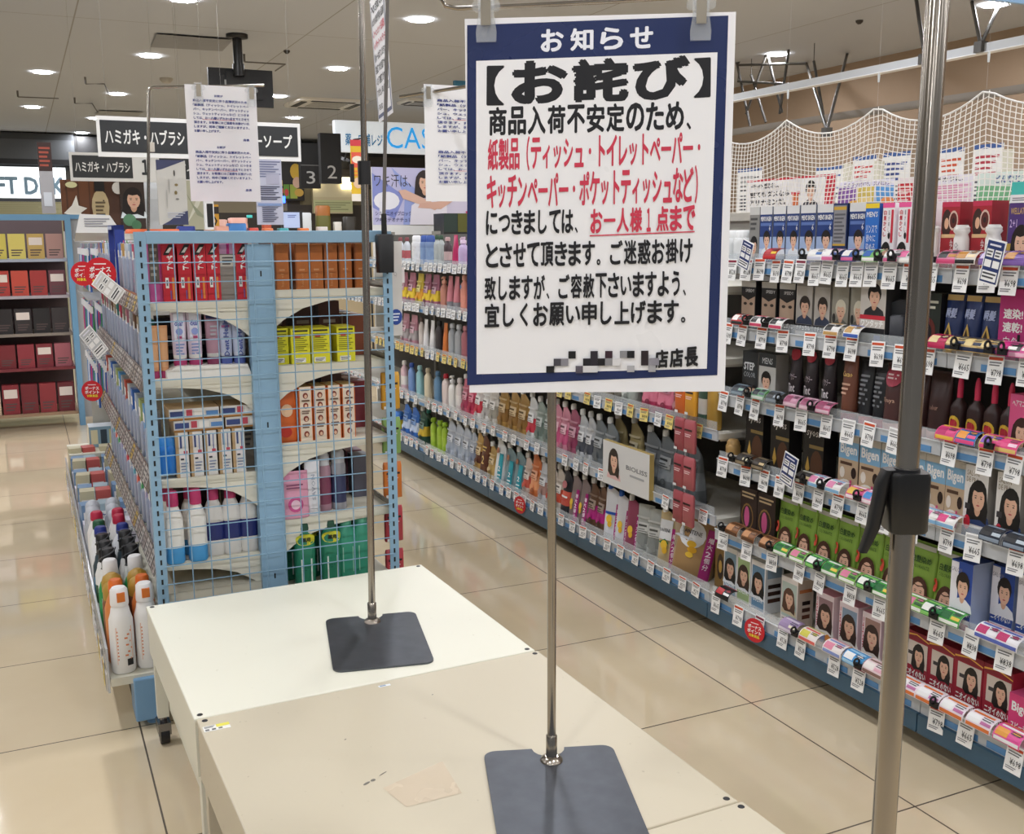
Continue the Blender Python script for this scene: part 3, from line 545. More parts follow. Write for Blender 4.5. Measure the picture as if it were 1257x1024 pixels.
rowN(2, stp, (920,)); rowN(2, stq, (941,)); rowN(2, brt, (977, 996, 1018), .06); rowN(2, bwt, (1043,), .05); rowN(2, drk, (1064, 1082), .06); rowN(2, bpk, (1098,), .05); rowN(2, bwn, (1135, 1150), .06); rowN(2, con, (1172, 1197, 1218, 1238), .06)
rowN(2, p_box('hair_dye_box', .08, .04, .15, 'e05a8e', 'pink box with portrait beside pointed bottles', side='c84a7c', art=[('face',.5,.4,.6,'3a2018',1,'f0e0e0'), ('t','ヘアマニキュア',.1,.82,.9,.92,TXB,.02)]), (1255, 1285), .03)
gld = p_can(.024, .075, 'b8935a', 'small gold capped bottle', 'c8a268', name='bottle')
syo = p_box('hair_dye_box', .085, .05, .178, '262320', 'black hair dye box with gold drop', side='1f1d1c', top='3a3634', art=[('t','syoss',.16,.8,.84,.93,'f0ece4'), ('r',.3,.64,1,.7,'8a7444'), ('e',.68,.36,.3,.26,'5a3a26'), ('p',[(.25,.5),(.36,.3),(.25,.18),(.14,.3)],'c8a04a')])
big = p_box('hair_dye_box', .076, .045, .178, 'cdb394', 'beige dye box with sky blue band', side='6a5a4a', top='cfc8bc', art=[('r',0,.9,1,1,'cfc8bc'), ('r',0,.62,1,.9,'86b6d8'), ('t','Bigen',.08,.66,.92,.86,'fbfbfb',.03,2), ('lines',.1,.5,.7,.6,1,'5a4030'), ('e',.22,.4,.13,.09,'efe6da'), ('e',.8,.42,.13,.09,'2f1d16'), ('e',.4,.16,.4,.14,'f3efe8'), ('r',.62,.05,.72,.3,'e05a8a')])
sal = p_box('hair_dye_box', .085, .055, .18, 'e9e6e2', 'white hair dye box with dark-haired woman', side='a8a49e', top='d8d4d0', art=[('t','SALON',.08,.86,.6,.93,'8a7a5a'), ('t','DE PRO',.08,.77,.6,.84,'8a7a5a'), ('face',.62,.55,.62,'15100e',1,'2a3c68'), ('r',0,0,1,.16,'2a3c68'), ('e',.2,.22,.14,.1,'c8283c'), ('r',.08,.4,.3,.48,'3a3638')])
rowN(3, gld, (900,), .04); rowN(3, syo, (925, 956, 997)); rowN(3, big, (1040, 1066, 1092, 1126, 1144, 1170)); rowN(3, sal, (1192, 1234, 1275), .02)
pkr = p_box('hair_dye_box', .09, .05, .168, '2c1c1a', 'dark brown dye box with pink ring', side='24201e', top='3a2a26', art=[('e',.45,.45,.36,.26,'8a6a3a'), ('e',.45,.45,.31,.22,'2c1c1a'), ('e',.42,.45,.16,.2,'d05a90'), ('lines',.1,.8,.9,.94,2,'c8b08a')])
grn = p_pouch(.092, .178, '86a844', 'green carton bag with brown-haired woman', spout=False, name='hair_dye_bag', t=.024, art=[('r',.02,.9,.98,.99,'c9c8be'), ('t','白髪染め',.2,.7,.9,.8,'2a4a20',.02), ('t','COLORANTE',.2,.62,.85,.67,'2a4a20'), ('e',.12,.46,.12,.1,'d8503a'), ('face',.6,.26,.56,'4a2a1e',1,None)])
nvy = p_box('hair_dye_box', .085, .07, .178, '2a4a9c', 'blue and white dye box with short-haired woman', side='9aa8c8', top='24408c', art=[('r',0,.3,.35,.98,'eceaf0'), ('t','SALON',.03,.84,.5,.9,'8a8a9a'), ('face',.58,.62,.56,'201511',0,'e8e8ee'), ('t','ニオイのない',.06,.24,.94,.34,TXB,.02), ('r',0,0,1,.2,'dfe3ee'), ('r',.6,.04,.95,.14,'c03a6a')])
rowN(4, pkr, (918, 945)); rowN(4, grn, (967, 993, 1017, 1043, 1070, 1094, 1138, 1168), .055); rowN(4, nvy, (1196,), .005); rowN(4, nvy, (1222, 1243, 1275), .06)
gld2 = p_box('hair_dye_box', .06, .05, .15, '8a6a34', 'narrow gold dye box with dark pattern', side='6a5028', top='a8844a', art=[('e',.5,.5,.3,.3,'3a2a1a'), ('e',.5,.5,.15,.15,'c8a04a')])
def wbox(c, d, hair, face): return p_box('hair_dye_box', .07, .07, .165, 'efedeb', d, side='d8dce0', top='dfe3e6', art=[('r',.07,.04,.93,.9,c), ('face',.5,.55,.55,hair,1,'e8ecf0'), ('t','COLOR',.15,.2,.85,.3,'fbfbfb',.02)], sideart=[('r',.1,.7,.9,.9,'8fa8c0'), ('r',.15,.5,.85,.58,'2a1a16'), ('r',.15,.36,.85,.44,'3a241c'), ('r',.15,.22,.85,.3,'4a2c20')])
rowN(5, gld2, (884,), .06); rowN(5, wbox('8aa6b8', 'white dye box with pale blue photo', '16110f', 0), (897,), .04); rowN(5, wbox('a8c088', 'white dye box with pale green photo', '3a261c', 0), (911,), .035); rowN(5, wbox('6a90b0', 'white dye box with deep blue photo', '17110f', 0), (930,), .03)
rowN(5, p_box('hair_dye_box', .075, .06, .155, 'e8e0da', 'white and tan dye box with swatches', side='d8c8b8', top='e8dcd4', art=[('r',.06,.2,.94,.9,'b8c8c0'), ('face',.5,.56,.55,'5a3a2a',1,'d8c8a8'), ('t','プリティア',.1,.06,.9,.17,'6a4a3a',.02)], sideart=[('r',.1,.75,.9,.82,'c87a4a'), ('r',.3,.5,.8,.58,'2a1a16'), ('r',.3,.36,.8,.44,'4a2a20'), ('r',.3,.22,.8,.3,'6a3c2a')]), (968,), .03)
for px, c, d in ((1011, '9a7a80', 'pale pink box, woman beside orange ball'), (1040, '8aa0b8', 'pale pink box, woman before blue'), (1070, 'a8847a', 'pale pink box, woman in brown tones'), (1098, '8a9aa8', 'pale pink box behind the thick pole')):
    rowN(5, p_box('hair_dye_box', .072, .05, .155, 'f0dfe2', d, side='e8d0d6', top='f0a8c0', art=[('r',.16,.05,.95,.9,c), ('tv','Beautylabo',.02,.1,.13,.9,'c02a50',.01), ('face',.55,.55,.6,'33201a',1,'e6e0dc'), ('e',.4,.14,.16,.1,'8a9ac8'), ('e',.75,.16,.15,.08,'e0903a')]), (px,), .03)
rowN(5, p_box('hair_dye_box', .1, .07, .16, '9c1f35', 'deep red dye box with dark bob portrait', side='b8304a', top='8a1a2e', art=[('r',0,.86,1,1,'8a1a2e'), ('p',[(0,.9),(.5,.95),(1,.88),(1,.9),(.5,.97),(0,.93)],'e8b04a'), ('r',.12,.42,.96,.84,'d8cbc0'), ('face',.62,.6,.5,'17100e',1,None), ('t','ニオイのない',.1,.24,.94,.36,TXB,.03), ('t','白髪染め',.1,.08,.8,.2,TXB,.03), ('r',.2,.6,.4,.66,'3a3638')]), (1122, 1150, 1184, 1222), .03)
rowN(5, p_box('hair_dye_box', .1, .07, .12, 'd8407a', 'hot pink dye box with white lettering', side='b8305e', top='e05a90', art=[('t','Bigen',.1,.6,.8,.85,TXB,.03,2), ('t','スピーディー',.1,.3,.9,.45,TXB,.02)]), (1258, 1288), .02)

# ------------------------------------------------------------------ shampoo side
where_f = [(f'on {a} shampoo shelf', f'from far end, {a} shampoo shelf', -1) for a in ('top', 'second', 'third', 'fourth', 'bottom')]
def rowF(li, pr, pxs, dx=.04, desc=None, **k):
    z = (ZFz+[.102])[li]+.0225
    for p in pxs: queue(('f', li), pr, Ypx(p, XF+dx, z+.05), XF, dx, z, where_f[li], desc, k)
def tint(c, f):
    v = [int(c[i:i+2], 16) for i in (0, 2, 4)]; return '%02x%02x%02x' % tuple(int(a+(255-a)*f if f > 0 else a*(1+f)) for a in v)
def pou(col, desc, band=None, w=.085, h=.19, cap='e8e8e6', art=None, **k):
    return p_pouch(w, h, col, desc, cap, art if art is not None else [('r',.12,.46,.88,.66,tint(col,.4)), ('lines',.2,.56,.7,.64,1,tint(col,-.5)), ('lines',.2,.47,.86,.55,2,tint(col,-.3)), ('e',.45,.3,.22,.07,band or tint(col,.3)), ('e',.6,.24,.14,.05,tint(col,-.25)), ('lines',.2,.08,.8,.18,2,tint(col,-.3)), ('r',.02,.74,.98,.78,tint(col,.25))], band=band, **k)
def bot(col, desc, **k): return p_bottle(k.pop('r', .032), k.pop('h', .185), col, desc, **k)
# top
rowF(0, bot('c9ced6', 'clear toning bottle with rosy base', cap='8a4a50', label='b05a60', r=.028, h=.16), (492, 500))
rowF(0, p_can(.03, .17, 'e8e8ea', 'white can with red foot', 'f0f0f2', label='f0f0f2', art=[('r',0,0,1,.3,'c8342c'), ('lines',.2,.6,.8,.8,2,'8a3a3a')]), (512,))
rowF(0, p_can(.028, .17, '7a92bc', 'blue styling can', '3a5aa8', label='8aa4cc'), (522, 529)); rowF(0, bot('b9c0c0', 'pale grey bottle with green cap', cap='3a5a44', r=.026, h=.17), (537, 542))
rowF(0, bot('4a3a40', 'dark bottle with striped label', cap='c8a8a8', r=.03, h=.16, label='c8b0b0'), (550,)); rowF(0, p_tube(.05, .17, 'c02a62', 'upright magenta tube', 'a0204e'), (560,)); rowF(0, bot('c8b4dc', 'lilac bottle with round shoulders', cap='e8d0e8', r=.036, h=.16, kind='pump', caph=.2), (569,)); rowF(0, p_tube(.05, .17, 'a02a4a', 'dark pink tube', '7a2038'), (578, 586))
rowF(0, bot('d8b0b8', 'pink bottle behind the big notice', cap='f0e0e0'), (600, 625, 650, 675, 700, 730, 760, 790, 820, 850))
# second
rowF(1, pou('b8788a', 'dusky pink pouch with yellow flower', 'e8c83a', w=.1, spout=False), (497, 507)); rowF(1, pou('d8c24a', 'yellow pouch with orange flower', 'e0a030', w=.09, spout=False), (517,)); rowF(1, pou('a86a80', 'mauve pouch with yellow flower', 'e8c83a', w=.09, spout=False), (526, 536))
rowF(1, bot('c88a78', 'peach pump bottle', cap='e8a890', kind='pump', caph=.2), (546,)); rowF(1, p_tube(.055, .19, 'd88a94', 'salmon pink tube, grey capped', '9a9aa0', caph=.3), (554, 562)); rowF(1, bot('e89a88', 'coral bottle with blue seal', cap='e8b0a0', h=.2, art=[('e',.4,.8,.15,.06,'5a9ad0')]), (571, 580)); rowF(1, bot('e0c8b0', 'cream bottle behind the big notice'), (600, 640, 680, 720, 760, 800, 840))
# third
rowF(2, pou('c08a98', 'rose pouch with grey top', 'a8a0a0', spout=False, w=.1), (499, 509)); rowF(2, bot('d8cec8', 'pale slim bottle', cap='5a4a44', r=.025), (518,)); rowF(2, p_tube(.05, .18, 'eceaea', 'white tube standing on cap', 'd8d8d8'), (524, 532)); rowF(2, bot('3a3436', 'black round-shouldered bottle', cap='2a2a2a'), (540,)); rowF(2, p_tube(.05, .18, 'd87a3c', 'orange tube standing on cap', 'c86a30'), (548,)); rowF(2, bot('a8acb0', 'silver-grey bottle', cap='c8ccd0'), (556, 564)); rowF(2, bot('b06a74', 'rosy bottle by notice edge', cap='c88a90'), (572,))
for px, c, d in ((600, 'c8a878', 'tan pouch'), (640, 'b8b0a0', 'stone-grey pouch'), (690, 'a8a8a0', 'grey-green pouch'), (740, 'a8a090', 'grey pouch'), (775, 'a8b0a8', 'clear green pouch')): rowF(2, pou(c, d+' under the big notice'), (px,))
rowF(2, pou('b03a5c', 'crimson pouch under the notice', 'd87a90', w=.1), (805, 822)); rowF(2, pou('8a3a40', 'maroon pouch', w=.09), (838,)); rowF(2, pou('c88a2a', 'amber pouch', w=.09), (850,)); rowF(2, bot('4a6a5a', 'dark green labelled bottle', cap='2a3a34', label='e8e8e0'), (864,)); rowF(2, bot('c8a04a', 'amber bottle', cap='7a3a2a'), (876,))
# fourth
for px, c, cp, d in ((497, 'e0c0c8', 'e8e4e0', 'pale pink bottle with cream cap'), (506, '7a9ad0', '3a5ab0', 'blue bottle with navy cap'), (516, '9accd4', 'a8d8e0', 'aqua bottle with pale cap'), (526, 'e8dcc0', 'd8ccb0', 'large cream bottle'), (538, '6a94b8', '5a84a8', 'steel-blue bottle'), (548, 'e8d8d4', 'c02a3a', 'white bottle with red cap'), (556, 'f0eeea', 'f4f4f4', 'white pump bottle'), (565, 'e4dcd8', 'e8e4e4', 'ivory bottle by the notice')):
    rowF(3, bot(c, d, cap=cp, kind='pump' if 'pump' in d else 'cap', caph=.2 if 'pump' in d else .12, h=.19, label='f0ece8' if px % 2 else None), (px,))
for px, c, bd, d in ((574, 'c86a80', 'a83a5a', 'raspberry pouch'), (582, 'd84a6a', 'b02a4a', 'hot red pouch'), (590, 'ece6e4', 'c83a4a', 'white pouch with red stripe'), (600, 'e8e6e2', 'b8b4b0', 'plain white pouch'), (608, 'dcd8d0', 'a09c90', 'ash-grey pouch')): rowF(3, pou(c, d, bd, h=.2), (px,))
rowF(3, pou('b08a4a', 'bronze-gold pouch', '8a6430', h=.21, w=.1), (620, 634, 645)); rowF(3, pou('e0e2e2', 'silver white pouch with red petal', 'c83a4a', h=.21), (655,)); rowF(3, pou('9aa8a0', 'sage-grey pouch', '6a7a72', h=.2), (668, 676)); rowF(3, pou('d890a4', 'blush pink pouch', 'c85a84', h=.21), (686, 696)); rowF(3, pou('a85a74', 'plum pink pouch', '8a3a58', h=.21, w=.1), (708,))
rowF(3, pou('c8ccd0', 'silver pouch with dark lines', '4a4e58', h=.2), (718, 727)); rowF(3, pou('7c8488', 'slate-grey pouch', '5a6064', h=.2), (737, 745)); rowF(3, pou('b8a878', 'gold pouch behind the show card', 'e0d098', h=.21), (762, 782), .1); rowF(3, pou('6a7074', 'dark grey pouch', '888e92', h=.21, w=.1), (808, 822, 836, 850), .06)
# bottom
rowF(4, p_can(.035, .12, '2f5fc0', 'blue tub with yellow label', '4a8ae0', label='d8c83a', name='tub'), (490,)); rowF(4, pou('3a74c8', 'blue pouch with pale label', 'c8d8f0', h=.19, w=.11), (501, 511)); rowF(4, pou('1f4a3a', 'dark green pouch', 'd8b83a', h=.19, w=.1), (521,)); rowF(4, bot('a8cc3c', 'lime green bottle', cap='98c030', h=.175, r=.028, capr=.6, label='b4d44a'), (533, 541, 547)); rowF(4, bot('3a5a40', 'deep green bottle', cap='48a090'), (527,), .1)
rowF(4, pou('c4ccd8', 'silver pouch with grey print', 'a8b2c0', h=.2, w=.11), (557, 566, 575)); rowF(4, pou('b8c0cc', 'narrow silver pouch', '8a94a8', h=.19), (583,)); rowF(4, pou('c8a05a', 'gold pouch with brown panel', '5a3020', h=.2, w=.09), (591,)); rowF(4, pou('6a4028', 'brown pouch with gold numeral', '5a3020', h=.2, art=[('t','2',.35,.3,.7,.5,'e8c878',.02), ('lines',.2,.6,.8,.75,2,'e8c878')]), (598,)); rowF(4, pou('c0a060', 'soft gold pouch', h=.16), (606,))
teal = [('r',.55,.04,.95,.7,'2a98a8'), ('t','2',.66,.3,.85,.42,'f4f4f4',.02), ('e',.35,.75,.14,.07,'b87a5a'), ('lines',.6,.1,.9,.25,2,'e8f4f4')]
rowF(4, pou('e6eaec', 'white pouch with teal side', art=teal, h=.21, w=.1, cap='f4f4f4'), (616,)); rowF(4, pou('7a9298', 'grey pouch with teal side', art=teal, h=.19, w=.1, cap='f4f4f4'), (633, 641)); rowF(4, pou('dcc8bc', 'patterned beige pouch', 'c85a4a', h=.18), (650,)); rowF(4, pou('d87a44', 'bright orange pouch', 'e8a070', h=.21, cap='f4f4f4'), (661,)); rowF(4, pou('d0d2d6', 'silver-white pouch with spout', 'a8847a', h=.19), (672,)); rowF(4, pou('cfc4b8', 'oatmeal pouch with red script', 'c8503a', h=.19), (682, 690)); rowF(4, pou('24262e', 'black pouch with red stripes', 'd05a4a', h=.2, cap='f4f4f4', art=[('r',.1,.42,.9,.46,'e8e8e8'), ('r',.1,.36,.9,.39,'c8504a'), ('e',.5,.7,.3,.08,'c87a80')]), (700,))
mg = [('r',.7,.03,.97,.72,'b0287c'), ('e',.4,.42,.16,.08,'e8c040'), ('e',.46,.32,.12,.06,'e0b030'), ('tc','増大2個分',.76,.1,.92,.64,'f4e0ec',.02)]
rowF(4, pou('8a7a78', 'smoky pouch with magenta edge', art=mg, h=.19, w=.1), (712, 722)); rowF(4, pou('6a4a34', 'dark bronze pouch', 'b0287c', h=.19, w=.09), (732, 741)); rowF(4, pou('e4e6ea', 'white pouch with blue ribbon', art=[('r',.1,.5,.9,.55,'2a5ab8')]+mg, h=.2, w=.12, cap='2a62c0'), (755,), .02, yaw=.4); rowF(4, pou('dfe0e4', 'leaning white pouch with gold capsule', art=mg, h=.19, w=.1, cap='2a62c0'), (768,), .04, yaw=.4); rowF(4, pou('9a4a64', 'magenta-brown pouch', art=mg, h=.19, w=.1), (779,), .04, yaw=.4); rowF(4, pou('b8bcb8', 'grey print turned pouch', '8a8e8a', h=.19, w=.1, spout=False), (789, 797), .04, yaw=.4)
rowF(4, pou('c9b48a', 'gold and white pouch with green leaf', art=[('r',.06,.5,.7,.85,'e4e6e8'), ('t','PANTENE',.1,.64,.6,.7,'3a3a44',.01), ('p',[(.1,.45),(.4,.52),(.6,.44),(.35,.38)],'2a7a4a')]+mg, h=.2, w=.12, cap='f4f4f4'), (812,), .02, yaw=.4); rowF(4, pou('b8a48a', 'bronze pouch with magenta edge', art=mg, h=.21, w=.11, cap='f4f4f4'), (824,), .05, yaw=.4)
p_big = pou('a8865a', 'big bronze pouch, white label, magenta edge', art=[('e',.38,.66,.34,.2,'e2e4e8'), ('t','PANTENE',.12,.66,.62,.72,'3a3a44',.01), ('e',.42,.52,.12,.05,'e8b830'), ('e',.46,.44,.12,.05,'e0a828'), ('e',.42,.36,.1,.04,'e8c040'), ('r',.74,.03,.98,.8,'b0287c'), ('tc','増大2個分',.8,.2,.93,.7,'f4e0ec',.02)], h=.235, w=.15, cap='f6f6f6', t=.042)
put(p_big, (XF+.05, Ypx(850, XF+.05, .2), .102+.0225), RZ, where_f[4], yaw=.55, tilt=.16)
lay_out()
# show card of a woman standing on the fourth shelf
e = MB(); z = .36+.004; y0 = Ypx(743, 1.985, .47); y1 = Ypx(800, 1.985, .47); w = y0-y1
fr = Fr((1.975, y0, z), (0,-1,0), (0,0,1), (-1,0,0)); e.prism([(0,0),(w,0),(w,.168),(0,.168)], fr, .02, 'dcdcda', edge='b8a060')
e.art(fr, w, .168, [('face',.25,.56,.72,'241712',1,'e0b8b4'), ('t','BIOLISS',.52,.5,.96,.6,'7a7c80',.01,2), ('lines',.6,.34,.9,.44,1,'a8aaac')]); tag(e.build('show_card'), 'grey show card with portrait of smiling dark-haired woman among pouches', 'display card')
# hanging red and orange packs between the two sections
def strips(x, y, rz, z0, nm, lab, n=4, cls=(0, 1), dz=.125, cols=(('d86a28','e0a030'),('a04850','b05a60'),('a04850','b05a60'),('a04850','b05a60'))):
    for i in range(n):
        for s in cls:
            c = cols[i % len(cols)][s]; p = MB(); p.loft([(0, .027, .004, 8), (.004, .028, .008, 6), (.1, .028, .008, 6), (.11, .027, .002, 8)], c, n=12); p.art(Fr((-.026, -.0085, 0), (1,0,0), (0,0,1), (0,-1,0)), .052, .105, [('r',.1,.7,.9,.76,'2a1a1a'), ('lines',.15,.5,.8,.62,2,'f0d0d0'), ('r',.05,.02,.4,.1,'e8e8e8')], off=.001)
            o = p.build('treatment_sachet'); o.location = (x+(.0-.058*s if abs(rz+PI/2) > .1 else 0), y-(.058*s if abs(rz+PI/2) < .1 else 0), z0-dz*i); o.rotation_euler = (0, 0, rz)
            tag(o, f'{["orange","red"][min(i,1)]} {nm}, {ORD[i]} tier down, {["outer","inner"][s]} column, {lab}', 'sachet', nm+' '+lab)
        
strips(1.95, 2.845, RZ, .72, 'hanging sachet', 'beside hair dye bay')
e = MB(); e.tube([(1.955, 2.82, .3), (1.955, 2.82, .86)], .003, 'b8bcc0', n=6)
for i in range(5): e.box(1.948, 1.962, 2.78, 2.86, .30+.125*i, .303+.125*i, 'c8ccd0')
e.tube([(1.955,2.82,.86),(2.0,2.82,.86)], .003, 'b8bcc0', n=6)
tag(e.build('sachet_strip_hanger'), 'thin metal strip hanger carrying red sachets beside hair dye', 'hanger')
# round bonus tags on shelf edges and tilted membership notices
def disc(loc, rz, lab, r=.038, ax=None):
    d = MB(); fr = Fr((0,0,0), (1,0,0), (0,0,1), (0,-1,0)); d.prism([(r*math.cos(2*PI*i/28), r*math.sin(2*PI*i/28)) for i in range(28)], fr, .0012, 'd01f2c')
    f2 = Fr((-r, 0, -r), (1,0,0), (0,0,1), (0,-1,0)); d.art(f2, 2*r, 2*r, [('lines',.32,.76,.7,.84,1,'f6e8e8'), ('t','ボーナス',.18,.55,.84,.72,'fdfdfd',.03), ('t','ポイント',.16,.36,.84,.53,'fdfdfd',.03), ('t','対象商品',.24,.2,.76,.33,'f6e03a',.03)])
    o = d.build('bonus_point_tag'); o.location = loc; o.rotation_euler = (0, 0, rz); tag(o, lab, 'tag', 'round red bonus point tags')
p = onX(926, 774, 1.955); disc(p, RZ+.25, 'round red bonus tag below boxes at foot of hair dye'); p = onX(638, 620, 1.96); disc(p, RZ+.25, 'round red bonus tag below the orange pouch', .04)
def notice(c, rz, rx, w, h, lab, nv='24366e'):
    d = MB(); d.box(-w/2, w/2, 0, .0015, -h/2, h/2, 'fbfbfb'); d.art(Fr((-w/2, 0, -h/2), (1,0,0), (0,0,1), (0,-1,0)), w, h, [('r',.05,.04,.95,.96,nv), ('r',.1,.6,.46,.78,'f4f4f4'), ('r',.54,.6,.9,.78,'f4f4f4'), ('r',.1,.38,.46,.54,'f4f4f4'), ('r',.54,.38,.9,.54,'f4f4f4'), ('r',.1,.08,.9,.3,'f4f4f4'), ('lines',.14,.62,.42,.76,2,'55555a'), ('lines',.58,.62,.86,.76,2,'55555a'), ('lines',.14,.12,.86,.28,2,'44444a'), ('lines',.2,.83,.8,.92,1,'e8e8f4')])
    o = d.build('member_notice'); o.location = c; o.rotation_euler = (0, rx, rz); tag(o, lab, 'notice')
notice(onX(915, 313, 1.96), RZ, .32, .055, .085, 'tilted navy notice at far end of top hair dye shelf')
notice(onX(1218, 322, 1.95), RZ, .2, .05, .1, 'tilted navy notice before purple boxes, top shelf')
notice(onX(968, 577, 1.95), RZ, .25, .06, .095, 'tilted navy notice before black boxes, fourth shelf')

# ================================================================== central gondola with blue mesh end
BL = '8fb4cf/r40'; GX0, GX1, GY = .263, .94, 2.80
G = empty('gondola_rack', (.60, 4.2, 0), 0, 'blue framed double-sided shop rack with wire mesh end panel', 'shelf rack'); goff = -G.location
def GP(mb, name, par=None, bev=0):
    o = mb.build(name, par or G, bev)
    if par is None: o.location = goff
    return o
for x0, x1, nm in ((GX0, GX0+.027, 'perforated_post'), (GX1-.027, GX1, 'perforated_post')):
    b = MB(); b.box(x0, x1, GY, GY+.003, .08, 1.318, BL)
    xx = x0 if x0 < .5 else x1-.003; b.box(xx, xx+.003, GY+.003, GY+.03, .08, 1.318, BL)
    z = .12
    while z < 1.3: b.box(x0+.0105, x0+.0155, GY-.0006, GY-.0001, z, z+.014, '15181c'); z += .027
    GP(b, nm)
b = MB(); b.box(.543, .613, GY+.012, GY+.05, .06, 1.285, BL); b.box(.5755, .5795, GY+.0112, GY+.0118, .36, .375, '15181c'); b.box(.575, .579, GY+.0112, GY+.0118, 1.20, 1.215, '15181c'); b.box(.575, .579, GY+.0112, GY+.0118, .79, .805, '15181c'); GP(b, 'center_post', bev=.002)
b = MB(); b.box(GX0+.0275, GX1-.0275, GY-.002, GY+.028, 1.288, 1.320, BL); GP(b, 'top_rail', bev=.002)
b = MB(); b.box(GX0+.0275, GX1-.0275, GY-.002, GY+.028, .10, .13, BL); GP(b, 'bottom_rail')
b = MB()
for i in range(12): x = .305+.05*i*1.0; b.tube([(x, GY-.004, .13), (x, GY-.004, 1.288)], .0016, BL, n=6)
for i in range(24): z = .14+.05*i; (z < 1.287) and b.tube([(GX0+.02, GY-.0072, z), (GX1-.02, GY-.0072, z)], .0016, BL, n=6)
GP(b, 'mesh_panel')
b = MB(); b.box(.568, .582, GY+.05, 5.5, .06, 1.30, 'cfccc2/r70'); GP(b, 'spine_panel')
b = MB(); b.box(GX0, GX1, 5.5, 5.503, .1, 1.3, 'b9b5aa/r70'); GP(b, 'far_end_panel')
b = MB(); b.box(.563, .587, GY+.05, 5.5, 1.30, 1.315, 'b8bcc0'); GP(b, 'spine_cap')
b = MB(); b.box(.185, .262, 2.785, 2.90, .022, .142, '7ba6cc/r40'); GP(b, 'base_foot', bev=.004)
b = MB(); b.loft([(0, .02, .02, 2), (.01, .02, .02, 2), (.012, .008, .008, 2), (.03, .008, .008, 2)], '7ba6cc', n=12, cx=.235, cy=2.83); GP(b, 'levelling_foot')
b = MB(); b.box(.56, .94, 2.785, 2.90, .022, .11, '7ba6cc/r40'); GP(b, 'base_foot')
CRM = 'ddd9c8/r55'
def shelfG(x_in, x_out, z, y0, y1, side, tags=True, nm='shelf'):
    a, c = sorted((x_in, x_out)); b = MB(); b.box(a, c, y0, y1, z-.018, z, CRM); sh = GP(b, nm)
    d = 1 if x_out > x_in else -1; L = abs(x_out-x_in)
    P = [(0, 0), (L*.98, 0), (L*.98, -.022), (L*.72, -.026), (L*.5, -.034), (L*.3, -.052), (L*.14, -.082), (L*.06, -.105), (L*.045, -.098), (0, -.112)]
    k = MB(); fr = Fr((x_in, y0+.004, z+.002), (d,0,0), (0,0,1), (0,-1,0)); k.prism(P if d > 0 else P[::-1], fr, .003, 'e3dfcf/r50'); k.build('bracket', sh)
    if side:
        r = MB(); xo = x_out; r.prism([(0,0),(y1-y0,0),(y1-y0,.052),(0,.052)], Fr((xo-.018, y1, z-.03) if d < 0 else (xo+.018, y0, z-.03), (0,-1,0) if d < 0 else (0,1,0), (-.35*1 if d > 0 else .35,0,.93), (-1,0,.3) if d < 0 else (1,0,.3)), .002, '77726e/r20')
        f2 = Fr((xo-.018, y1, z-.03) if d < 0 else (xo+.018, y0, z-.03), (0,-1,0) if d < 0 else (0,1,0), (-.35*1 if d > 0 else .35,0,.93), (-1,0,.3) if d < 0 else (1,0,.3)); LL = y1-y0; A = []; q = .02
        while q < LL-.06:
            ww = random.uniform(.04, .055); c_ = random.choice(('b8b0ac','a89c98','c0bab6','b0a49a','c8a85a' if random.random() < .3 else 'b8b0ac')); A += [('r', q/LL, .08, (q+ww)/LL, .9, c_), ('lines', (q+.006)/LL, .3, (q+ww-.006)/LL, .8, 2, '5a5654'), ('r', (q+.008)/LL, .14, (q+ww*.6)/LL, .28, '4a4644')]; q += ww+random.uniform(.004, .02)
        for k_ in range(0, len(A)): r.art(f2, LL, .052, [A[k_]], off=.0006+.0002*(k_ % 3))
        r.build('price_rail', sh); tags = None
        if tags:
            y = y0+.04
            while y < y1-.04:
                o = link('price_tag', TAGS[random.choice(tags)], sh); o.location = (xo-.007+.0, y, z+.003); o.rotation_euler = (0, -.36, 0) if d < 0 else (0, .36, PI); y += random.uniform(.05, .075)
    return sh
LZ = [1.137, .935, .665, .435]; RZL = [1.160, .955, .736, .520]
for z in LZ: shelfG(.566, .275, z, 2.832, 4.62, True, (0, 1, 3, 0, 5))
for z in RZL: shelfG(.590, .93, z, 2.832, 4.62, True, (1, 0))
shelfG(.566, .13, .150, 2.86, 5.5, False, nm='base_deck'); shelfG(.590, .93, .150, 2.86, 5.5, False, nm='base_deck')
b = MB(); b.box(.122, .128, 2.80, 5.5, .112, .235, 'd8dde2/a55/r15'); b.box(.118, .1215, 2.80, 5.5, .118, .165, 'c9c4be/r25'); dk = GP(b, 'deck_front_rail')
y = 2.86
while y < 5.4: o = link('price_tag', TAGS[random.choice((0, 1, 3, 6))], dk); o.location = (.116, y, .185); y += random.uniform(.07, .12)
b = MB(); b.box(.13, .262, 2.80, 2.86, .128, .150, CRM); GP(b, 'deck_corner')
b = MB(); b.box(.565, .29, 2.83, 4.6, .315, .352, CRM) if False else b.box(.29, .565, 2.83, 4.6, .315, .352, CRM); GP(b, 'storage_drawer')

PB = {}
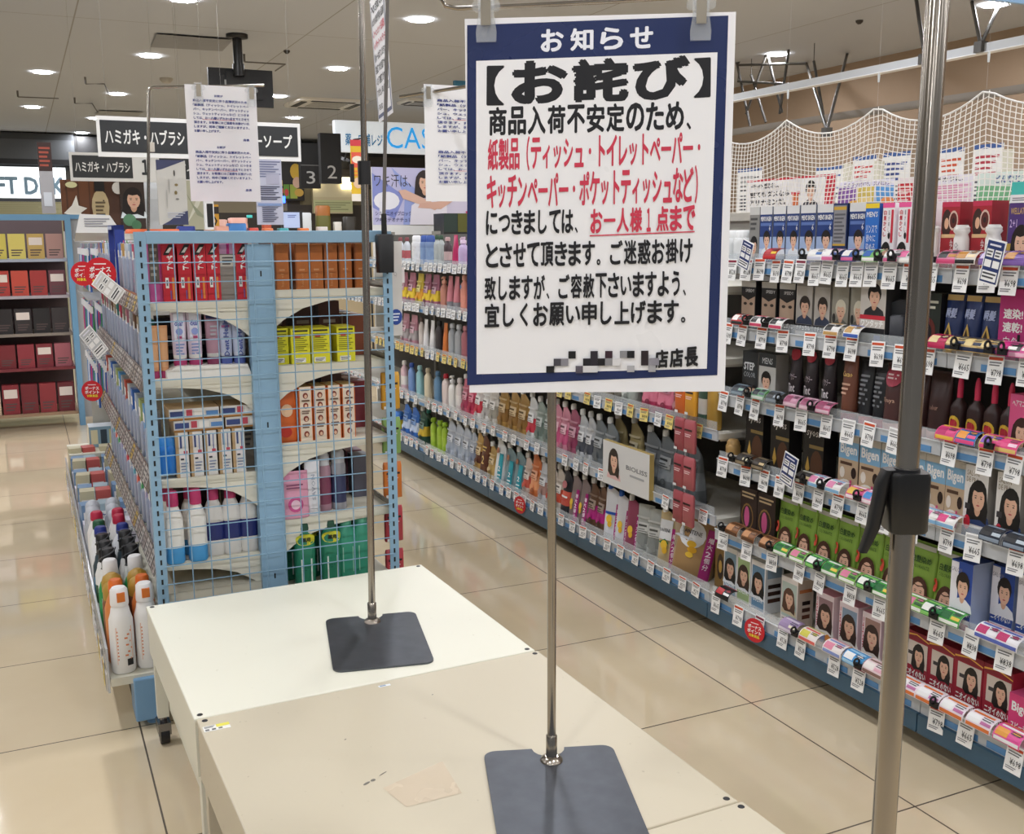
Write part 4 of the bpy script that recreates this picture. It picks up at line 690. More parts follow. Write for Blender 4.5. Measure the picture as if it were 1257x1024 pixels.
# ------- goods seen through the mesh
def cell(sh): return [(f'inside mesh rack, {sh}', f'from the middle post, {sh}', -1), (f'inside mesh rack, {sh}', f'from the middle post, {sh}', 1)]
def putc(pr, xs, y, z, sh, sidei=0, **k):
    for x in xs: put(pr, (x, y, z), k.get('rz', 0), cell(sh)[sidei], axis='x', tilt=k.get('tilt', 0), lean=k.get('lean', 0))
redb = p_box('toothpaste_box', .034, .12, .152, 'c41f30', 'red toothpaste box with white lettering', side='a81a28', top='d8384a', art=[('p',[(.1,.8),(.55,.98),(.95,.98),(.5,.8)],'1b1718'), ('p',[(.3,.84),(.6,.93),(.8,.93),(.55,.84)],'f2efe8'), ('tc','ザクト',.35,.54,.8,.8,'f4efe9',.03), ('r',.18,.24,.42,.42,'e8e6e0'), ('r',.24,.28,.36,.38,'6a6a70'), ('r',.66,.05,.82,.42,'e0823a'), ('r',.5,.05,.58,.2,'6a5a9a')])
putc(redb, (.347, .386, .424, .459, .535), 2.84, LZ[0], 'first white bracket shelf')
putc(p_box('toothpaste_box', .05, .1, .15, '8a837c', 'grey clear-lidded box among the red ones', side='7a746e', top='c8408a', art=[('r',0,.82,1,1,'c89ac0'), ('r',.45,.82,.6,1,'c02a80'), ('r',.1,.6,.9,.8,'c0bab0'), ('lines',.2,.62,.8,.78,3,'4a4644')]), (.498,), 2.845, LZ[0], 'first shelf')
putc(p_box('toothpaste_box', .03, .1, .16, 'c85a9c', 'pink and grey box beside the slotted post', side='b04a88', art=[('r',0,.3,.8,1,'6d665a'), ('lines',.1,.4,.7,.9,5,'b0a898')]), (.315,), 2.86, LZ[0], 'first shelf')
e = MB(); e.prism([(0,0),(.22,0),(.21,.03),(.03,.034),(0,.02)], Fr((.325, 2.835, LZ[1]), (1,0,0), (0,0,1), (0,-1,0)), .09, 'eeece6/r50'); tag(e.build('tube_tray'), 'white tray holding upright tubes inside the mesh rack', 'tray')
tub = p_tube(.04, .15, 'ecebe8', 'white toothpaste tube with blue print and magenta foot', 'b03a6c', label='d8c8d8', art=[('r',.15,.45,.85,.94,'e8e8f4'), ('t','clear',.2,.72,.8,.82,'4a5aa8',.02), ('e',.5,.62,.25,.06,'8a98d0'), ('lines',.2,.2,.8,.42,4,'8090c0'), ('r',.35,.5,.65,.54,'c04a80')])
tub2 = p_tube(.04, .155, 'dcdbd8', 'white tube with navy cap and rosy foot', '8a3a5c', label='b08898', art=[('r',.05,.8,.95,.98,'2a3068'), ('lines',.3,.5,.8,.7,3,'a8a8b0')])
tub3 = p_tube(.038, .15, 'cfd4e2', 'blue-grey toothpaste tube', '5a6ab0', label='c0c8e0', art=[('tv','Dent Health',.3,.15,.7,.85,'5060a8',.02), ('r',.2,.66,.8,.7,'a85a90')])
putc(tub, (.365, .405), 2.87, LZ[1]+.03, 'second shelf'); putc(tub2, (.452,), 2.87, LZ[1]+.03, 'second shelf'); putc(tub3, (.486, .522), 2.875, LZ[1]+.03, 'second shelf'); putc(p_tube(.025, .14, 'e0a070', 'orange and magenta slim tube', 'b03a6c', label='e8b080'), (.30, .325), 2.88, LZ[1], 'second shelf')
wd = p_box('toothpaste_box', .033, .12, .125, 'b89a72', 'upright toothpaste box, kraft edge and blue print', side='a88a62', top='c8aa80', art=[('r',.24,.02,1,1,'dcdad6'), ('r',.34,.66,.5,.92,'3a4a80'), ('e',.42,.92,.08,.02,'3a4a80'), ('r',.7,.6,.78,.94,'5a6aa0'), ('r',.32,.42,.9,.58,'e8e0e0'), ('r',.6,.52,.9,.6,'c04a5a'), ('lines',.34,.1,.9,.36,4,'8a94b0'), ('r',.34,.4,.6,.44,'3a3a48')])
putc(wd, (.352, .389, .426, .464, .501), 2.84, LZ[2], 'third shelf')
dwd = p_box('toothpaste_box', .035, .1, .12, '7a746c', 'shaded toothpaste box at the back', side='6a645c', art=[('r',.2,.02,.9,.9,'9a948c'), ('lines',.3,.5,.8,.85,3,'4a4a50')]); putc(dwd, (.537,), 2.90, LZ[2], 'third shelf')  # greyer, darker colours paint the shade onto this back box
fl = p_box('toothpaste_box', .13, .12, .03, 'd6d4d0', 'flat-lying toothpaste box', side='b89a72', top='c8aa80', art=[('r',0,0,1,.16,'b07a3a'), ('r',.02,.3,.3,.8,'3a4a80'), ('r',.34,.3,.46,.9,'c04a5a'), ('r',.5,.3,.7,.86,'ece8e2'), ('r',.74,.3,.98,.7,'5a88c0')])
putc(fl, (.40, .535-.02*0), 2.845, LZ[2]+.126, 'lower layer of third shelf stack') ; putc(fl, (.39, .524), 2.85, LZ[2]+.157, 'upper layer of third shelf stack')
putc(p_can(.02, .1, '2a80d8', 'bright blue tub', '3a90e0', name='tub'), (.305, .327), 2.87, LZ[2]+.01, 'third shelf')
mw = p_bottle(.025, .20, 'ece9e2', 'white mouthwash bottle with pink cap', cap='c03a6c', caph=.2, capr=.62, neck=.5, sq=.9, p=3.2, art=[], liquid='4aa0dc', label='ece9e2'); mw2 = p_bottle(.026, .19, 'dcd9d4', 'white mouthwash bottle with broad navy band', cap='b83a68', caph=.16, capr=.6, neck=.5, sq=.8, p=3, label='1f2a6c')
putc(mw, (.318, .378), 2.84, LZ[3], 'fourth shelf'); putc(mw2, (.428, .475, .522), 2.87, LZ[3]+.0, 'fourth shelf'); putc(mw, (.315, .372), 2.91, LZ[3], 'back row of fourth shelf')
for x in (.33, .40, .47, .53): putc(p_bottle(.03, .2, 'b85a2a', 'orange-brown bottle low in the rack', cap='e07a3a', sq=.7), (x,), 2.9, .151, 'bottom deck')
# right half
tan_ = p_box('cosmetic_box', .037, .08, .125, 'b0642a', 'amber brown box with dark edge', side='8a4a1e', top='c07434', art=[('r',0,.04,.1,1,'8a4a1e'), ('r',.3,.42,.7,.46,'c88a5a'), ('tv','hair oil',.4,.08,.6,.36,'c8905a')])
putc(tan_, (.640, .695, .735, .776, .817, .862), 2.84, RZL[0], 'first shelf', 1)
yel = p_box('insect_spray_box', .052, .09, .1, 'e2dc2c', 'yellow box with barcode and fine print', side='cfc822', top='d8d030', toptab=(.0, 'e2dc2c'), art=[('lines',.1,.35,.9,.86,9,'8a8a20'), ('r',.15,.05,.75,.18,'f4f4ec'), ('lines',.2,.06,.7,.16,3,'3a3a3a'), ('r',.2,.74,.5,.8,'b0402a'), ('r',.1,.9,.9,.95,'3a3a20')])
putc(yel, (.628,), 2.86, RZL[1], 'second shelf', 1); putc(yel, (.683, .739, .812), 2.84, RZL[1], 'second shelf', 1)
wob = p_box('dye_carton', .037, .08, .155, 'ecdcc8', 'white carton with orange edge and four heads', side='d8702a', top='c8a868', art=[('r',0,0,.06,1,'e0702a'), ('r',.94,0,1,1,'e0702a'), ('r',.2,.93,.8,.96,'5a3a2a')]+[(q) for cy in (.84, .66, .42, .14) for q in (('e',.5,cy,.2,.055,'8a3a2c'), ('e',.52,cy-.012,.11,.034,'e8c0a0'))]+[('lines',.2,.72,.8,.78,1,'7a5a4a'), ('lines',.2,.5,.8,.58,2,'7a5a4a'), ('lines',.2,.24,.8,.34,2,'7a5a4a')])
putc(wob, (.690, .731, .772, .814), 2.84, RZL[2], 'third shelf', 1); putc(p_pouch(.055, .15, 'd8682a', 'orange flame printed pouch', art=[('e',.5,.6,.3,.12,'f0c8a0'), ('e',.4,.2,.3,.1,'c03020')], spout=False, name='snack_pouch', t=.012), (.640,), 2.86, RZL[2], 'third shelf', 1)
putc(p_pouch(.078, .135, 'e2a0b8', 'pink animal-shaped pouch with round print', spout=False, name='kids_shampoo_pouch', t=.014, art=[('e',.5,.3,.28,.16,'c8508a'), ('e',.5,.3,.17,.1,'f0c8d8'), ('lines',.2,.62,.8,.74,2,'8a4a6a'), ('e',.25,.88,.1,.05,'d88aa8'), ('e',.75,.88,.1,.05,'d88aa8')]), (.648,), 2.84, RZL[3], 'fourth shelf', 1)
wtt = p_tube(.045, .16, 'e6e6ea', 'white tube with faint lettering', 'd8d8dc', art=[('tv','SAVON',.35,.3,.6,.75,'9aa0b0')]); putc(wtt, (.703,), 2.85, RZL[3], 'fourth shelf', 1); putc(p_can(.022, .17, 'b08a98', 'rosy grey aerosol can', 'd8d8dc', label='8a4a62'), (.745,), 2.89, RZL[3], 'fourth shelf', 1); putc(p_can(.022, .175, '9a9aa0', 'dark banded aerosol can', 'b8b8bc', label='3a3f62'), (.79,), 2.89, RZL[3], 'fourth shelf', 1)
gb = p_bottle(.03, .19, '2f8a6a', 'green bottle with yellow neck label', cap='24503c', caph=.12, neck=.5, capr=.6, sq=.85, art=[('e',.5,.84,.42,.1,'d8d43a'), ('t','薬用',.34,.8,.66,.88,'1f2a20',.03), ('r',.3,.1,.7,.5,'e4ece6'), ('t','シェーブ',.34,.3,.66,.4,'2a5a48')])
gb2 = p_bottle(.03, .19, '3a9a7c', 'green bottle with white label', cap='5aa88c', caph=.12, neck=.5, capr=.6, sq=.85, art=[('r',.3,.15,.7,.6,'9accb8')])
putc(gb, (.672, .748), 2.85, .315, 'lowest shelf', 1); putc(gb, (.636, .71), 2.93, .315, 'back of lowest shelf', 1); putc(gb2, (.797, .845), 2.86, .315, 'lowest shelf', 1)
shelfG(.590, .93, .315, 2.832, 4.62, False)

# goods queued behind, and along the face turned to the shampoo aisle
wr = [(f'on {a} shelf of mesh rack, shampoo side', f'from mesh end, {a} shelf, shampoo side', 1) for a in ('first', 'second', 'third', 'fourth', 'lowest')]
RC = [[('5a3a2c','dark brown'),('7a4a30','rust brown'),('3a3230','black-brown')], [('8a4a34','rust'),('c8b8a8','stone'),('4a4a50','charcoal')], [('8a3a44','wine'),('b89a8a','clay'),('5a3a3a','dark maroon')], [('6a6a78','slate'),('8a5a6a','mauve'),('c8c4c0','pale grey')], [('2a5a48','dark green'),('3a6a58','forest green'),('2a3a34','blackish green')]]
for li, z in enumerate(RZL+[.315]):
    for k in range(20):
        c, n = RC[li][k % 3]; kk = ('r', c)
        if kk not in PB: PB[kk] = p_box('cosmetic_box', .06, .05, (.14, .12, .14, .13, .15)[li], c, f'{n} carton', art=[('r',.1,.55,.9,.8,'d8d0c8'), ('lines',.15,.2,.85,.45,3,'b8b0a8')])
        put(PB[kk], (.915, 3.02+.078*k, z+.0005), PI/2, wr[li])
for sh, z, xs, c, n in (('first shelf', LZ[0], (.36, .44, .52), '6a2028', 'shadowed red carton'), ('second shelf', LZ[1], (.36, .44, .52), '2c2c38', 'shadowed dark carton'), ('fourth shelf', LZ[3], (.36, .44, .52), '4a3a38', 'shadowed brown carton')):  # shade at the shelf backs is painted into these cartons' dark colours
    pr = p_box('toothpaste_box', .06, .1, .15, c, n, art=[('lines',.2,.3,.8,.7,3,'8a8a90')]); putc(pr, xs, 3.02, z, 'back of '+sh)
for sh, z, xs, c, n in (('first shelf', RZL[0], (.66, .74, .82), '5a3018', 'shadowed amber carton'), ('second shelf', RZL[1], (.66, .74, .82), '5a3228', 'shadowed rust carton'), ('third shelf', RZL[2], (.66, .74, .82), '5a3a30', 'shadowed umber carton'), ('fourth shelf', RZL[3], (.66, .74, .82), '4a4048', 'shadowed plum carton')):  # other half of the rack: carton colours darkened to paint its inner shade
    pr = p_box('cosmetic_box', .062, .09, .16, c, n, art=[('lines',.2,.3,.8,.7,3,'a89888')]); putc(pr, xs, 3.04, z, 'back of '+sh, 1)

# ------- left face of the gondola
wl = [(f'on {a} toothbrush shelf', f'along {a} toothbrush shelf', 1) for a in ('top', 'second', 'third', 'fourth')]
cols = [['c8d0d8','a8c0d8','c83a6a','4a9a5a','c8a0b0','5a7ac0','b89058'], ['d08aa0','b8c0c8','7a5a48','b8a890','3a8a8a','d04a6a','a09a90'], ['c0c8d0','3a6ab8','a8b8cc','a8b878','5a9ad0','989ca0','b04a3a'], ['c8ccd4','5ab0c8','e86a5a','4aa868','b0a8cc','8a9ac8','d83a4a']]
names = dict(zip(sum(cols, []), 'silver,icy blue,magenta,green,pale pink,blue,tan,pink,pearl grey,brown,cream,teal,rose,taupe,frosty,royal blue,pale blue,lime,sky blue,grey,brick red,light grey,aqua,coral,leaf green,lilac,slate blue,red'.split(',')))
for li in range(4):
    y = 2.92; i = 0; z = LZ[li]
    while y < 4.55:
        c = cols[li][(i*3+li) % 7]; k = (c, li % 2, i % 2); w = .045
        if k not in PB:
            PB[k] = p_box('toothpaste_box', w, .03, (.15, .15, .17, .17)[li], c, f'{names[c]} toothpaste carton', art=[('r',0,.7,1,.86,'f4f4f4' if c[0] != 'f' else '4a6ab8'), ('lines',.15,.2,.85,.55,3,'5a5a6a'), ('tc','ケア',.3,.2,.7,.6,'4a5a8a' if c[0] in 'ef' else 'f4f4f4')]) if i % 2 else p_blister(w, .16, c, 'e8e8f0', f'{names[c]} carded brush pack', name='toothbrush_pack', item='98a0b4', art=[('r',0,.8,1,.95,'4a6ab8' if c[0] in 'ef' else 'f4f4f4'), ('lines',.1,.02,.9,.1,1,'5a5a6a')], t=.014)
        put(PB[k], (.284 + (.0 if i % 2 else .01), y, z), RZ, wl[li]); y += .052 + .02*((i*7) % 3)/3; i += 1
# hooks and hanging brushes on the far bay
b = MB()
for z in (1.29, 1.05, .80):
    b.tube([(.56, 4.66, z), (.56, 5.48, z)], .006, 'b8bcc2', n=6)
    for i in range(9): b.tube([(.56, 4.7+.09*i, z), (.24, 4.7+.09*i, z+.0), (.235, 4.7+.09*i, z+.012)], .0025, 'c8ccd2', n=5)
GP(b, 'hook_rails')
brs = [p_brush(c, f'hanging {n} toothbrush') for c, n in (('3a6ab8','blue'), ('f0f0f4','white'), ('6a9ad0','sky blue'), ('3a8a5a','green'), ('8a5aa8','violet'), ('d04a6a','pink'))]
i = 0
for z in (1.29, 1.05, .80):
    for x in (.262, .30, .34):
        for k in range(9): put(brs[(i*5+k) % 6], (x, 4.70+.09*k, z-.212), RZ, (f'on far {"top middle lower".split()[[1.29,1.05,.80].index(z)]} hooks, {["front","middle","back"][[.262,.30,.34].index(x)]} row', f'along {"top middle lower".split()[[1.29,1.05,.80].index(z)]} hooks, {["front","middle","back"][[.262,.30,.34].index(x)]} row', 1))
        i += 1
# blue display frame, paper shade and red tags near the top
b = MB()
for x0, x1, z0, z1 in ((0,.012,0,.2),(.1,.112,0,.2),(0,.112,.185,.2),(0,.112,0,.012)): b.prism([(x0,z0),(x1,z0),(x1,z1),(x0,z1)], Fr((.268, 3.72, 1.145), (.1,-1,0), (0,0,1), (-1,-.1,0)), .03, '2c3f8c')
b.art(Fr((.266, 3.72, 1.145), (.1,-1,0), (0,0,1), (-1,-.1,0)), .112, .2, [('r',.1,.93,.7,.985,'c8d0e8')]); tag(b.build('picture_stand'), 'navy display frame standing on the top toothbrush shelf', 'display frame')
b = MB(); b.prism([(0,0),(.17,0),(.13,.07),(.02,.075)], Fr((.20, 4.4, 1.325), (1,.1,0), (0,.25,.97), (0,-1,.2)), .16, 'd5d4d0'); b.art(Fr((.20, 4.398, 1.325), (1,.1,0), (0,.25,.97), (0,-1,.2)), .17, .075, [('lines',.2,.3,.75,.8,4,'8a8a90')]); tag(b.build('paper_leaflet'), 'grey folded leaflet on top of the rack before the brown poster', 'leaflet')
p = onX(122, 336, .235); disc(onX(123, 336, .22), -.45, 'large round red bonus tag, in front of its twin by toothbrushes', .05); disc(onX(102, 336, .205), -.35, 'round red bonus tag half behind another by toothbrushes', .045); disc(onX(113, 480, .22), -.4, 'lowest round red bonus tag on toothbrush shelves', .042)
notice(onX(115, 420, .21), -.7, -.7, .06, .11, 'tilted grey notice strip sticking out by the toothbrush hooks', 'c2c4c8')
notice(onX(133, 353, .215), -.6, -.9, .05, .09, 'tilted white notice strip under the red bonus tags', 'd8d6d4')
# bottom deck bottles
wd_ = ('on the rack deck', 'from rack deck front', 1)
B_or = p_bottle(.031, .235, 'f4f2ef', 'white rinse bottle with orange topped cap', cap='f2f0ee', caph=.2, capr=.75, neck=.6, sq=.95, art=[('r',.25,.15,.75,.7,'f0c8b0'), ('lines',.28,.2,.72,.66,9,'e08a5a'), ('r',.55,.12,.75,.22,'2a2a2a')])
B_or.parts.append(('cap_tab', (lambda m: (m.box(-.01, .01, -.026, -.02, .2, .225, 'e07a30'), m.build('cap_tab', me_only=True))[1])(MB())))
B_or2 = p_bottle(.031, .235, 'e08a4a', 'orange rinse bottle', cap='e0702a', caph=.14, capr=.6, neck=.5, sq=.95, art=[('r',.25,.15,.75,.7,'f4e8e0')])
B_gold = p_bottle(.03, .21, '8a5a3c', 'amber bottle with gold domed cap', cap='b8923f', caph=.24, kind='dome', capr=.95, neck=.7, sq=.9, art=[('r',.25,.15,.75,.7,'e8dccc')]); 
B_grn = p_bottle(.036, .23, '2f9a58', 'green mouthwash bottle with white cap', cap='f2f2f2', caph=.2, capr=.6, neck=.4, sq=.7, label='3aa864', art=[('r',.2,.2,.8,.65,'e8f0ea'), ('t','GREEN',.25,.5,.75,.6,'c8283c',.02)])
B_spi = p_bottle(.034, .24, 'f0f0ee', 'white bottle with ribbed black cap', cap='17181a', caph=.26, kind='spiral', capr=.62, neck=.6, sq=.8, label='2a5a3a', art=[('lines',.2,.3,.8,.6,3,'2a5a3a')])
B_spd = p_bottle(.034, .24, '3a4a52', 'dark bottle with ribbed black cap', cap='17181a', caph=.26, kind='spiral', capr=.62, neck=.6, sq=.8, label='2a7aa0')
B_nav = p_bottle(.036, .22, 'eef0f2', 'white bottle with navy collar', cap='2a3a8a', caph=.14, capr=.55, neck=.5, sq=.75); B_wgr = p_bottle(.034, .22, 'eef2ee', 'white bottle with dark green collar', cap='1f5a3c', caph=.12, capr=.6, neck=.5, sq=.75)
B_pnk = p_bottle(.034, .23, 'f2f0ee', 'white bottle with crimson collar', cap='c02a4a', caph=.12, capr=.6, neck=.5, sq=.75); B_clr = p_bottle(.032, .21, 'b8bcc4', 'clear grey bottle', cap='c8ccd4', caph=.2, kind='dome', capr=.8, neck=.6, sq=.9)
yy = 2.845; seq = [B_or, B_or2, B_gold, B_gold, B_grn, B_spi, B_spi, B_spd, B_nav, B_nav, B_wgr, B_pnk, B_clr, B_clr, B_clr]
for r_, pr in enumerate(seq):
    for c_, x in enumerate((.166, .234)):
        q = pr
        if r_ == 4 and c_: q = B_grn
        if r_ == 3 and c_ == 1: q = B_gold
        if r_ == 10 and c_: q = B_pnk
        put(q, (x+random.uniform(-.003,.003), yy+.01*c_, .1515), random.uniform(-.15, .15), (wd_[0]+[', aisle column', ', inner column'][c_], wd_[1]+[', aisle column', ', inner column'][c_], 1))
    yy += .072 if r_ < 4 else .085
bx = [('e8e4f0','lilac'), ('c8605a','red'), ('7a9ac0','blue'), ('f0f0f0','white'), ('d0c8a8','sand'), ('a8c0cc','aqua')]
for r_ in range(12):
    for c_, x in enumerate((.165, .225, .30)):
        c, n = bx[(r_*2+c_*3) % 6]; k = ('deck', c, r_ % 3)
        if k not in PB: PB[k] = p_box('toothpaste_box', .055, .07, (.09, .14, .17)[r_ % 3], c, f'{n} boxed mouth care carton', art=[('r',.1,.5,.9,.8,'fafafa'), ('lines',.15,.1,.85,.4,3,'4a4a5a'), ('t','ケア',.2,.55,.8,.75,'3a4a9a')])
        put(PB[k], (x, 4.10+r_*.105, .1515), random.uniform(-.12, .12), (wd_[0]+[', aisle column', ', inner column', ', third column'][c_], wd_[1]+[', aisle column', ', inner column', ', third column'][c_], 1))
# flat glove boxes hooked at the far bay
b = p_box('tissue_box', .13, .12, .10, '8fb0c4', 'blue and yellow boxed packs on the far deck', side='e8e0c8', top='d8e0e8', art=[('r',.06,.15,.3,.85,'e8e4c0'), ('r',.4,.15,.62,.85,'3a4a58'), ('r',.7,.15,.95,.85,'d8d49a')]); put(b, (.30, 5.36, .30), 0, ('beyond the toothpaste cartons', 'beyond', 1)); PBx = b
b = MB(); b.box(.135, .56, 5.22, 5.5, .28, .298, CRM); b.box(.14, .145, 5.25, 5.5, .2, .28, 'b8bcc2'); GP(b, 'riser')
# things hanging on the rack's outer right side
strips(.958, 2.90, 0, .80, 'hanging packet', "outer side of mesh rack", 5, (0,), .135, (('d8a030','e0b840'),('8ab060','c8a030'),('d87a30','e0a030'),('b8404a','c8505a'),('b8404a','c8505a')))
b = MB(); b.box(.952, .958, 2.88, 2.92, .12, .96, 'b8c0c8'); tag(b.build('packet_strip_hanger'), "white strip hanger with packets on the mesh rack's outer side", 'hanger')
b = MB(); b.prism([(0,0),(.045,0),(.05,.27),(.005,.27)], Fr((.945, 2.86, 1.02), (1,.2,0), (0,0,1), (.2,-1,0)), .004, 'e9e7e2/a75/r20'); f_ = Fr((.945, 2.859, 1.02), (1,.2,0), (0,0,1), (.2,-1,0)); b.art(f_, .05, .27, [('e',.5,.2,.4,.085,'2c4c9c'), ('lines',.25,.15,.75,.25,3,'e8ecf8'), ('t','C)',.4,.62,.6,.68,'8a8a8a')]); tag(b.build('plastic_bag'), 'clear white plastic bag with round blue sticker on the rack', 'bag')
b = MB(); b.box(.955, 1.0, 2.9, 2.903, 1.21, 1.275, 'c8283a'); b.box(.955, 1.01, 2.897, 2.9, 1.17, 1.215, 'f4f0f0'); b.art(Fr((.955,2.896,1.17),(1,0,0),(0,0,1),(0,-1,0)), .055, .045, [('r',.15,.3,.85,.6,'c8485a'), ('lines',.15,.65,.85,.9,1,'8a5a5a')]); tag(b.build('point_card'), 'small red and white card beside the black clamp', 'card')
# small goods on the top of the rack
for i, (px, c, w, h, d) in enumerate(((190,'e06a3a',.16,.012,'long flat orange box'), (228,'2a3a8a',.05,.02,'low navy case'), (290,'4a8ad0',.055,.028,'blue plastic basket'), (272,'e8a890',.04,.02,'peach packet'), (310,'d04a3a',.03,.015,'small red packet'), (328,'e8804a',.03,.014,'small orange packet'), (347,'3a9aa0',.03,.014,'small teal packet'), (372,'e07a3a',.03,.014,'orange-tipped packet'), (395,'f0e8e0',.03,.018,'ivory packet'))):
    x = onY(px, 280, 3.1).x; b = MB(); b.loft([(0, w/2, .02, 6), (h*.9, w/2*.97, .019, 6), (h, w/2*.9, .017, 6)], c, n=16); o = b.build('small_carton'); o.location = (x, 3.1, 1.3155); tag(o, f'{d} lying on top of the mesh rack', 'packet')
b = MB(); b.box(.29, .92, 3.02, 3.2, 1.30, 1.315, 'd6d3c8'); GP(b, 'top_shelf')

# ================================================================== tables
WT = worn_paint('worn_cream_tabletop', 'e6e4d3', 'd0cbb6'); WT2 = worn_paint('worn_beige_tabletop', 'cac0a9', 'ada28a')
def table(x0, x1, y0, y1, h, m, label, stain=None, rot=0.0):
    cx, cy = (x0+x1)/2, (y0+y1)/2; E = empty('display_table', (cx, cy, 0), rot, label, 'table', 'low cream steel display tables pushed together'); W, D = (x1-x0)/2, (y1-y0)/2
    b = MB(); b.box(-W, W, -D, D, h-.012, h, m); b.build('tabletop', E, .003)
    a = MB(); a.box(-W+.002, -W+.006, -D+.002, D-.002, h-.125, h-.012, m); a.box(W-.006, W-.002, -D+.002, D-.002, h-.125, h-.012, m); a.box(-W+.006, W-.006, -D+.002, -D+.006, h-.125, h-.012, m); a.box(-W+.006, W-.006, D-.006, D-.002, h-.125, h-.012, m); a.build('apron', E)
    for sx in (-1, 1):
        for sy in (-1, 1):
            l = MB(); cx2, cy2 = sx*(W-.022), sy*(D-.022); l.box(cx2-.014, cx2+.014, cy2-.014, cy2+.014, .075, h-.125, m); lo = l.build('leg', E)
            w = MB(); w.tube([(cx2-.011, cy2, .028), (cx2+.011, cy2, .028)], .028, '1c1c1e', n=18); w.box(cx2-.016, cx2+.016, cy2-.024, cy2+.03, .03, .062, '8b8b8e/m/r25'); w.tube([(cx2, cy2, .06), (cx2, cy2, .076)], .009, '8b8b8e/m/r25'); w.build('caster', E)
    r = MB(); r.box(-W+.036, -W+.05, -D+.05, D-.05, .1, .125, m); r.box(W-.05, W-.036, -D+.05, D-.05, .1, .125, m); r.build('side_rail', E)
    for sx in (-1, 1):
        for sy in (-1, 1): s = MB(); s.loft([(h+.0002, .006, .006, 2), (h+.0008, .0055, .0055, 2)], '17181a', n=12, cx=sx*(W-.014), cy=sy*(D-.014)); s.build('bolt_hole', E)
    return E
H_T = .37; ROT = math.radians(1.31)
def trot(x, y): c, s = math.cos(ROT), math.sin(ROT); return x*c-y*s, x*s+y*c
# corner fits measured on the tabletop plane
def tbl(x0, x1, y0, y1, m, lab):
    cx, cy = trot((x0+x1)/2, (y0+y1)/2); W, D = (x1-x0)/2, (y1-y0)/2
    return table(cx-W, cx+W, cy-D, cy+D, H_T, m, lab, rot=ROT)
c = [onZ(*q, H_T) for q in ((178.6,744.8), (517.9,692.3), (238.6,883.4), (656.5,798.6), (903.8,984.6))]
inv = [(p.x*math.cos(-ROT)-p.y*math.sin(-ROT), p.x*math.sin(-ROT)+p.y*math.cos(-ROT)) for p in c]
tx0 = (inv[0][0]+inv[2][0])/2; tx1 = (inv[1][0]+inv[3][0]+inv[4][0])/3; ty2 = (inv[0][1]+inv[1][1])/2; ty1 = (inv[2][1]+inv[3][1])/2; ty0 = inv[4][1]
T1 = tbl(tx0, tx1, ty1+.0015, ty2, WT, 'cream display table under the further stand, against mesh rack'); T2 = tbl(tx0+.004, tx1+.004, ty0+.0015, ty1-.0015, WT2, 'beige worn display table carrying the middle pole stand'); T3 = tbl(tx0+.0, tx1+.01, ty0-(ty2-ty1), ty0-.0015, WT2, 'display table mostly out of view under the thick pole')
def sticker(px, py, w, h, rz, col, arts, nm, lab):
    p = onZ(px, py, H_T); b = MB(); fr = Fr((-w/2, -h/2, .0006), (1,0,0), (0,1,0), (0,0,1)); b.box(-w/2, w/2, -h/2, h/2, .0002, .0006, col); b.art(fr, w, h, arts, off=.0002); o = b.build(nm); o.location = (p.x, p.y, H_T); o.rotation_euler = (0, 0, rz); tag(o, lab, 'sticker')
sticker(266, 893, .05, .024, ROT, 'efeee8', [('r',.5,.5,1,1,'e4dc5a'), ('r',.05,.1,.2,.35,'555555'), ('r',.3,.1,.45,.35,'555555'), ('r',.55,.1,.7,.35,'7a7a60'), ('lines',.05,.55,.45,.9,2,'8a8a8a')], 'sticker', 'small white and yellow sticker at corner of beige table')
sticker(472, 842, .026, .008, ROT, 'eef2f4', [('r',.1,.2,.6,.8,'7a98b8')], 'sticker', 'tiny blue white sticker on the seam between tables')
# tape patch and scuffs on the beige table
def patch(pts, z, col, nm, lab): b = MB(); P = [onZ(*q, H_T) for q in pts]; cc = sum(P, Vector())/len(P); b.poly([p-cc+Vector((0,0,.0005)) for p in P], col); o = b.build(nm); o.location = (cc.x, cc.y, H_T+z); tag(o, lab, 'mark')
patch([(499,991),(567,974),(543,935),(470,968)], .0, 'cdbda4/r25', 'tape_residue', 'faint square patch of old tape on the beige table')
for k, (x, y, w, h) in enumerate(((450,962,.016,.006), (458,958,.01,.008), (470,950,.02,.002), (424,908,.005,.003), (531,853,.004,.003))):
    b = MB(); b.loft([(.0003, w/2, h/2, 2), (.0006, w/2*.9, h/2*.9, 2)], '77736a', n=10); p = onZ(x, y, H_T); o = b.build('scuff_mark'); o.location = (p.x, p.y, H_T); o.rotation_euler = (0, 0, .5); tag(o, 'small grey scuff mark on the beige tabletop', 'mark', 'scuff marks on the beige table')

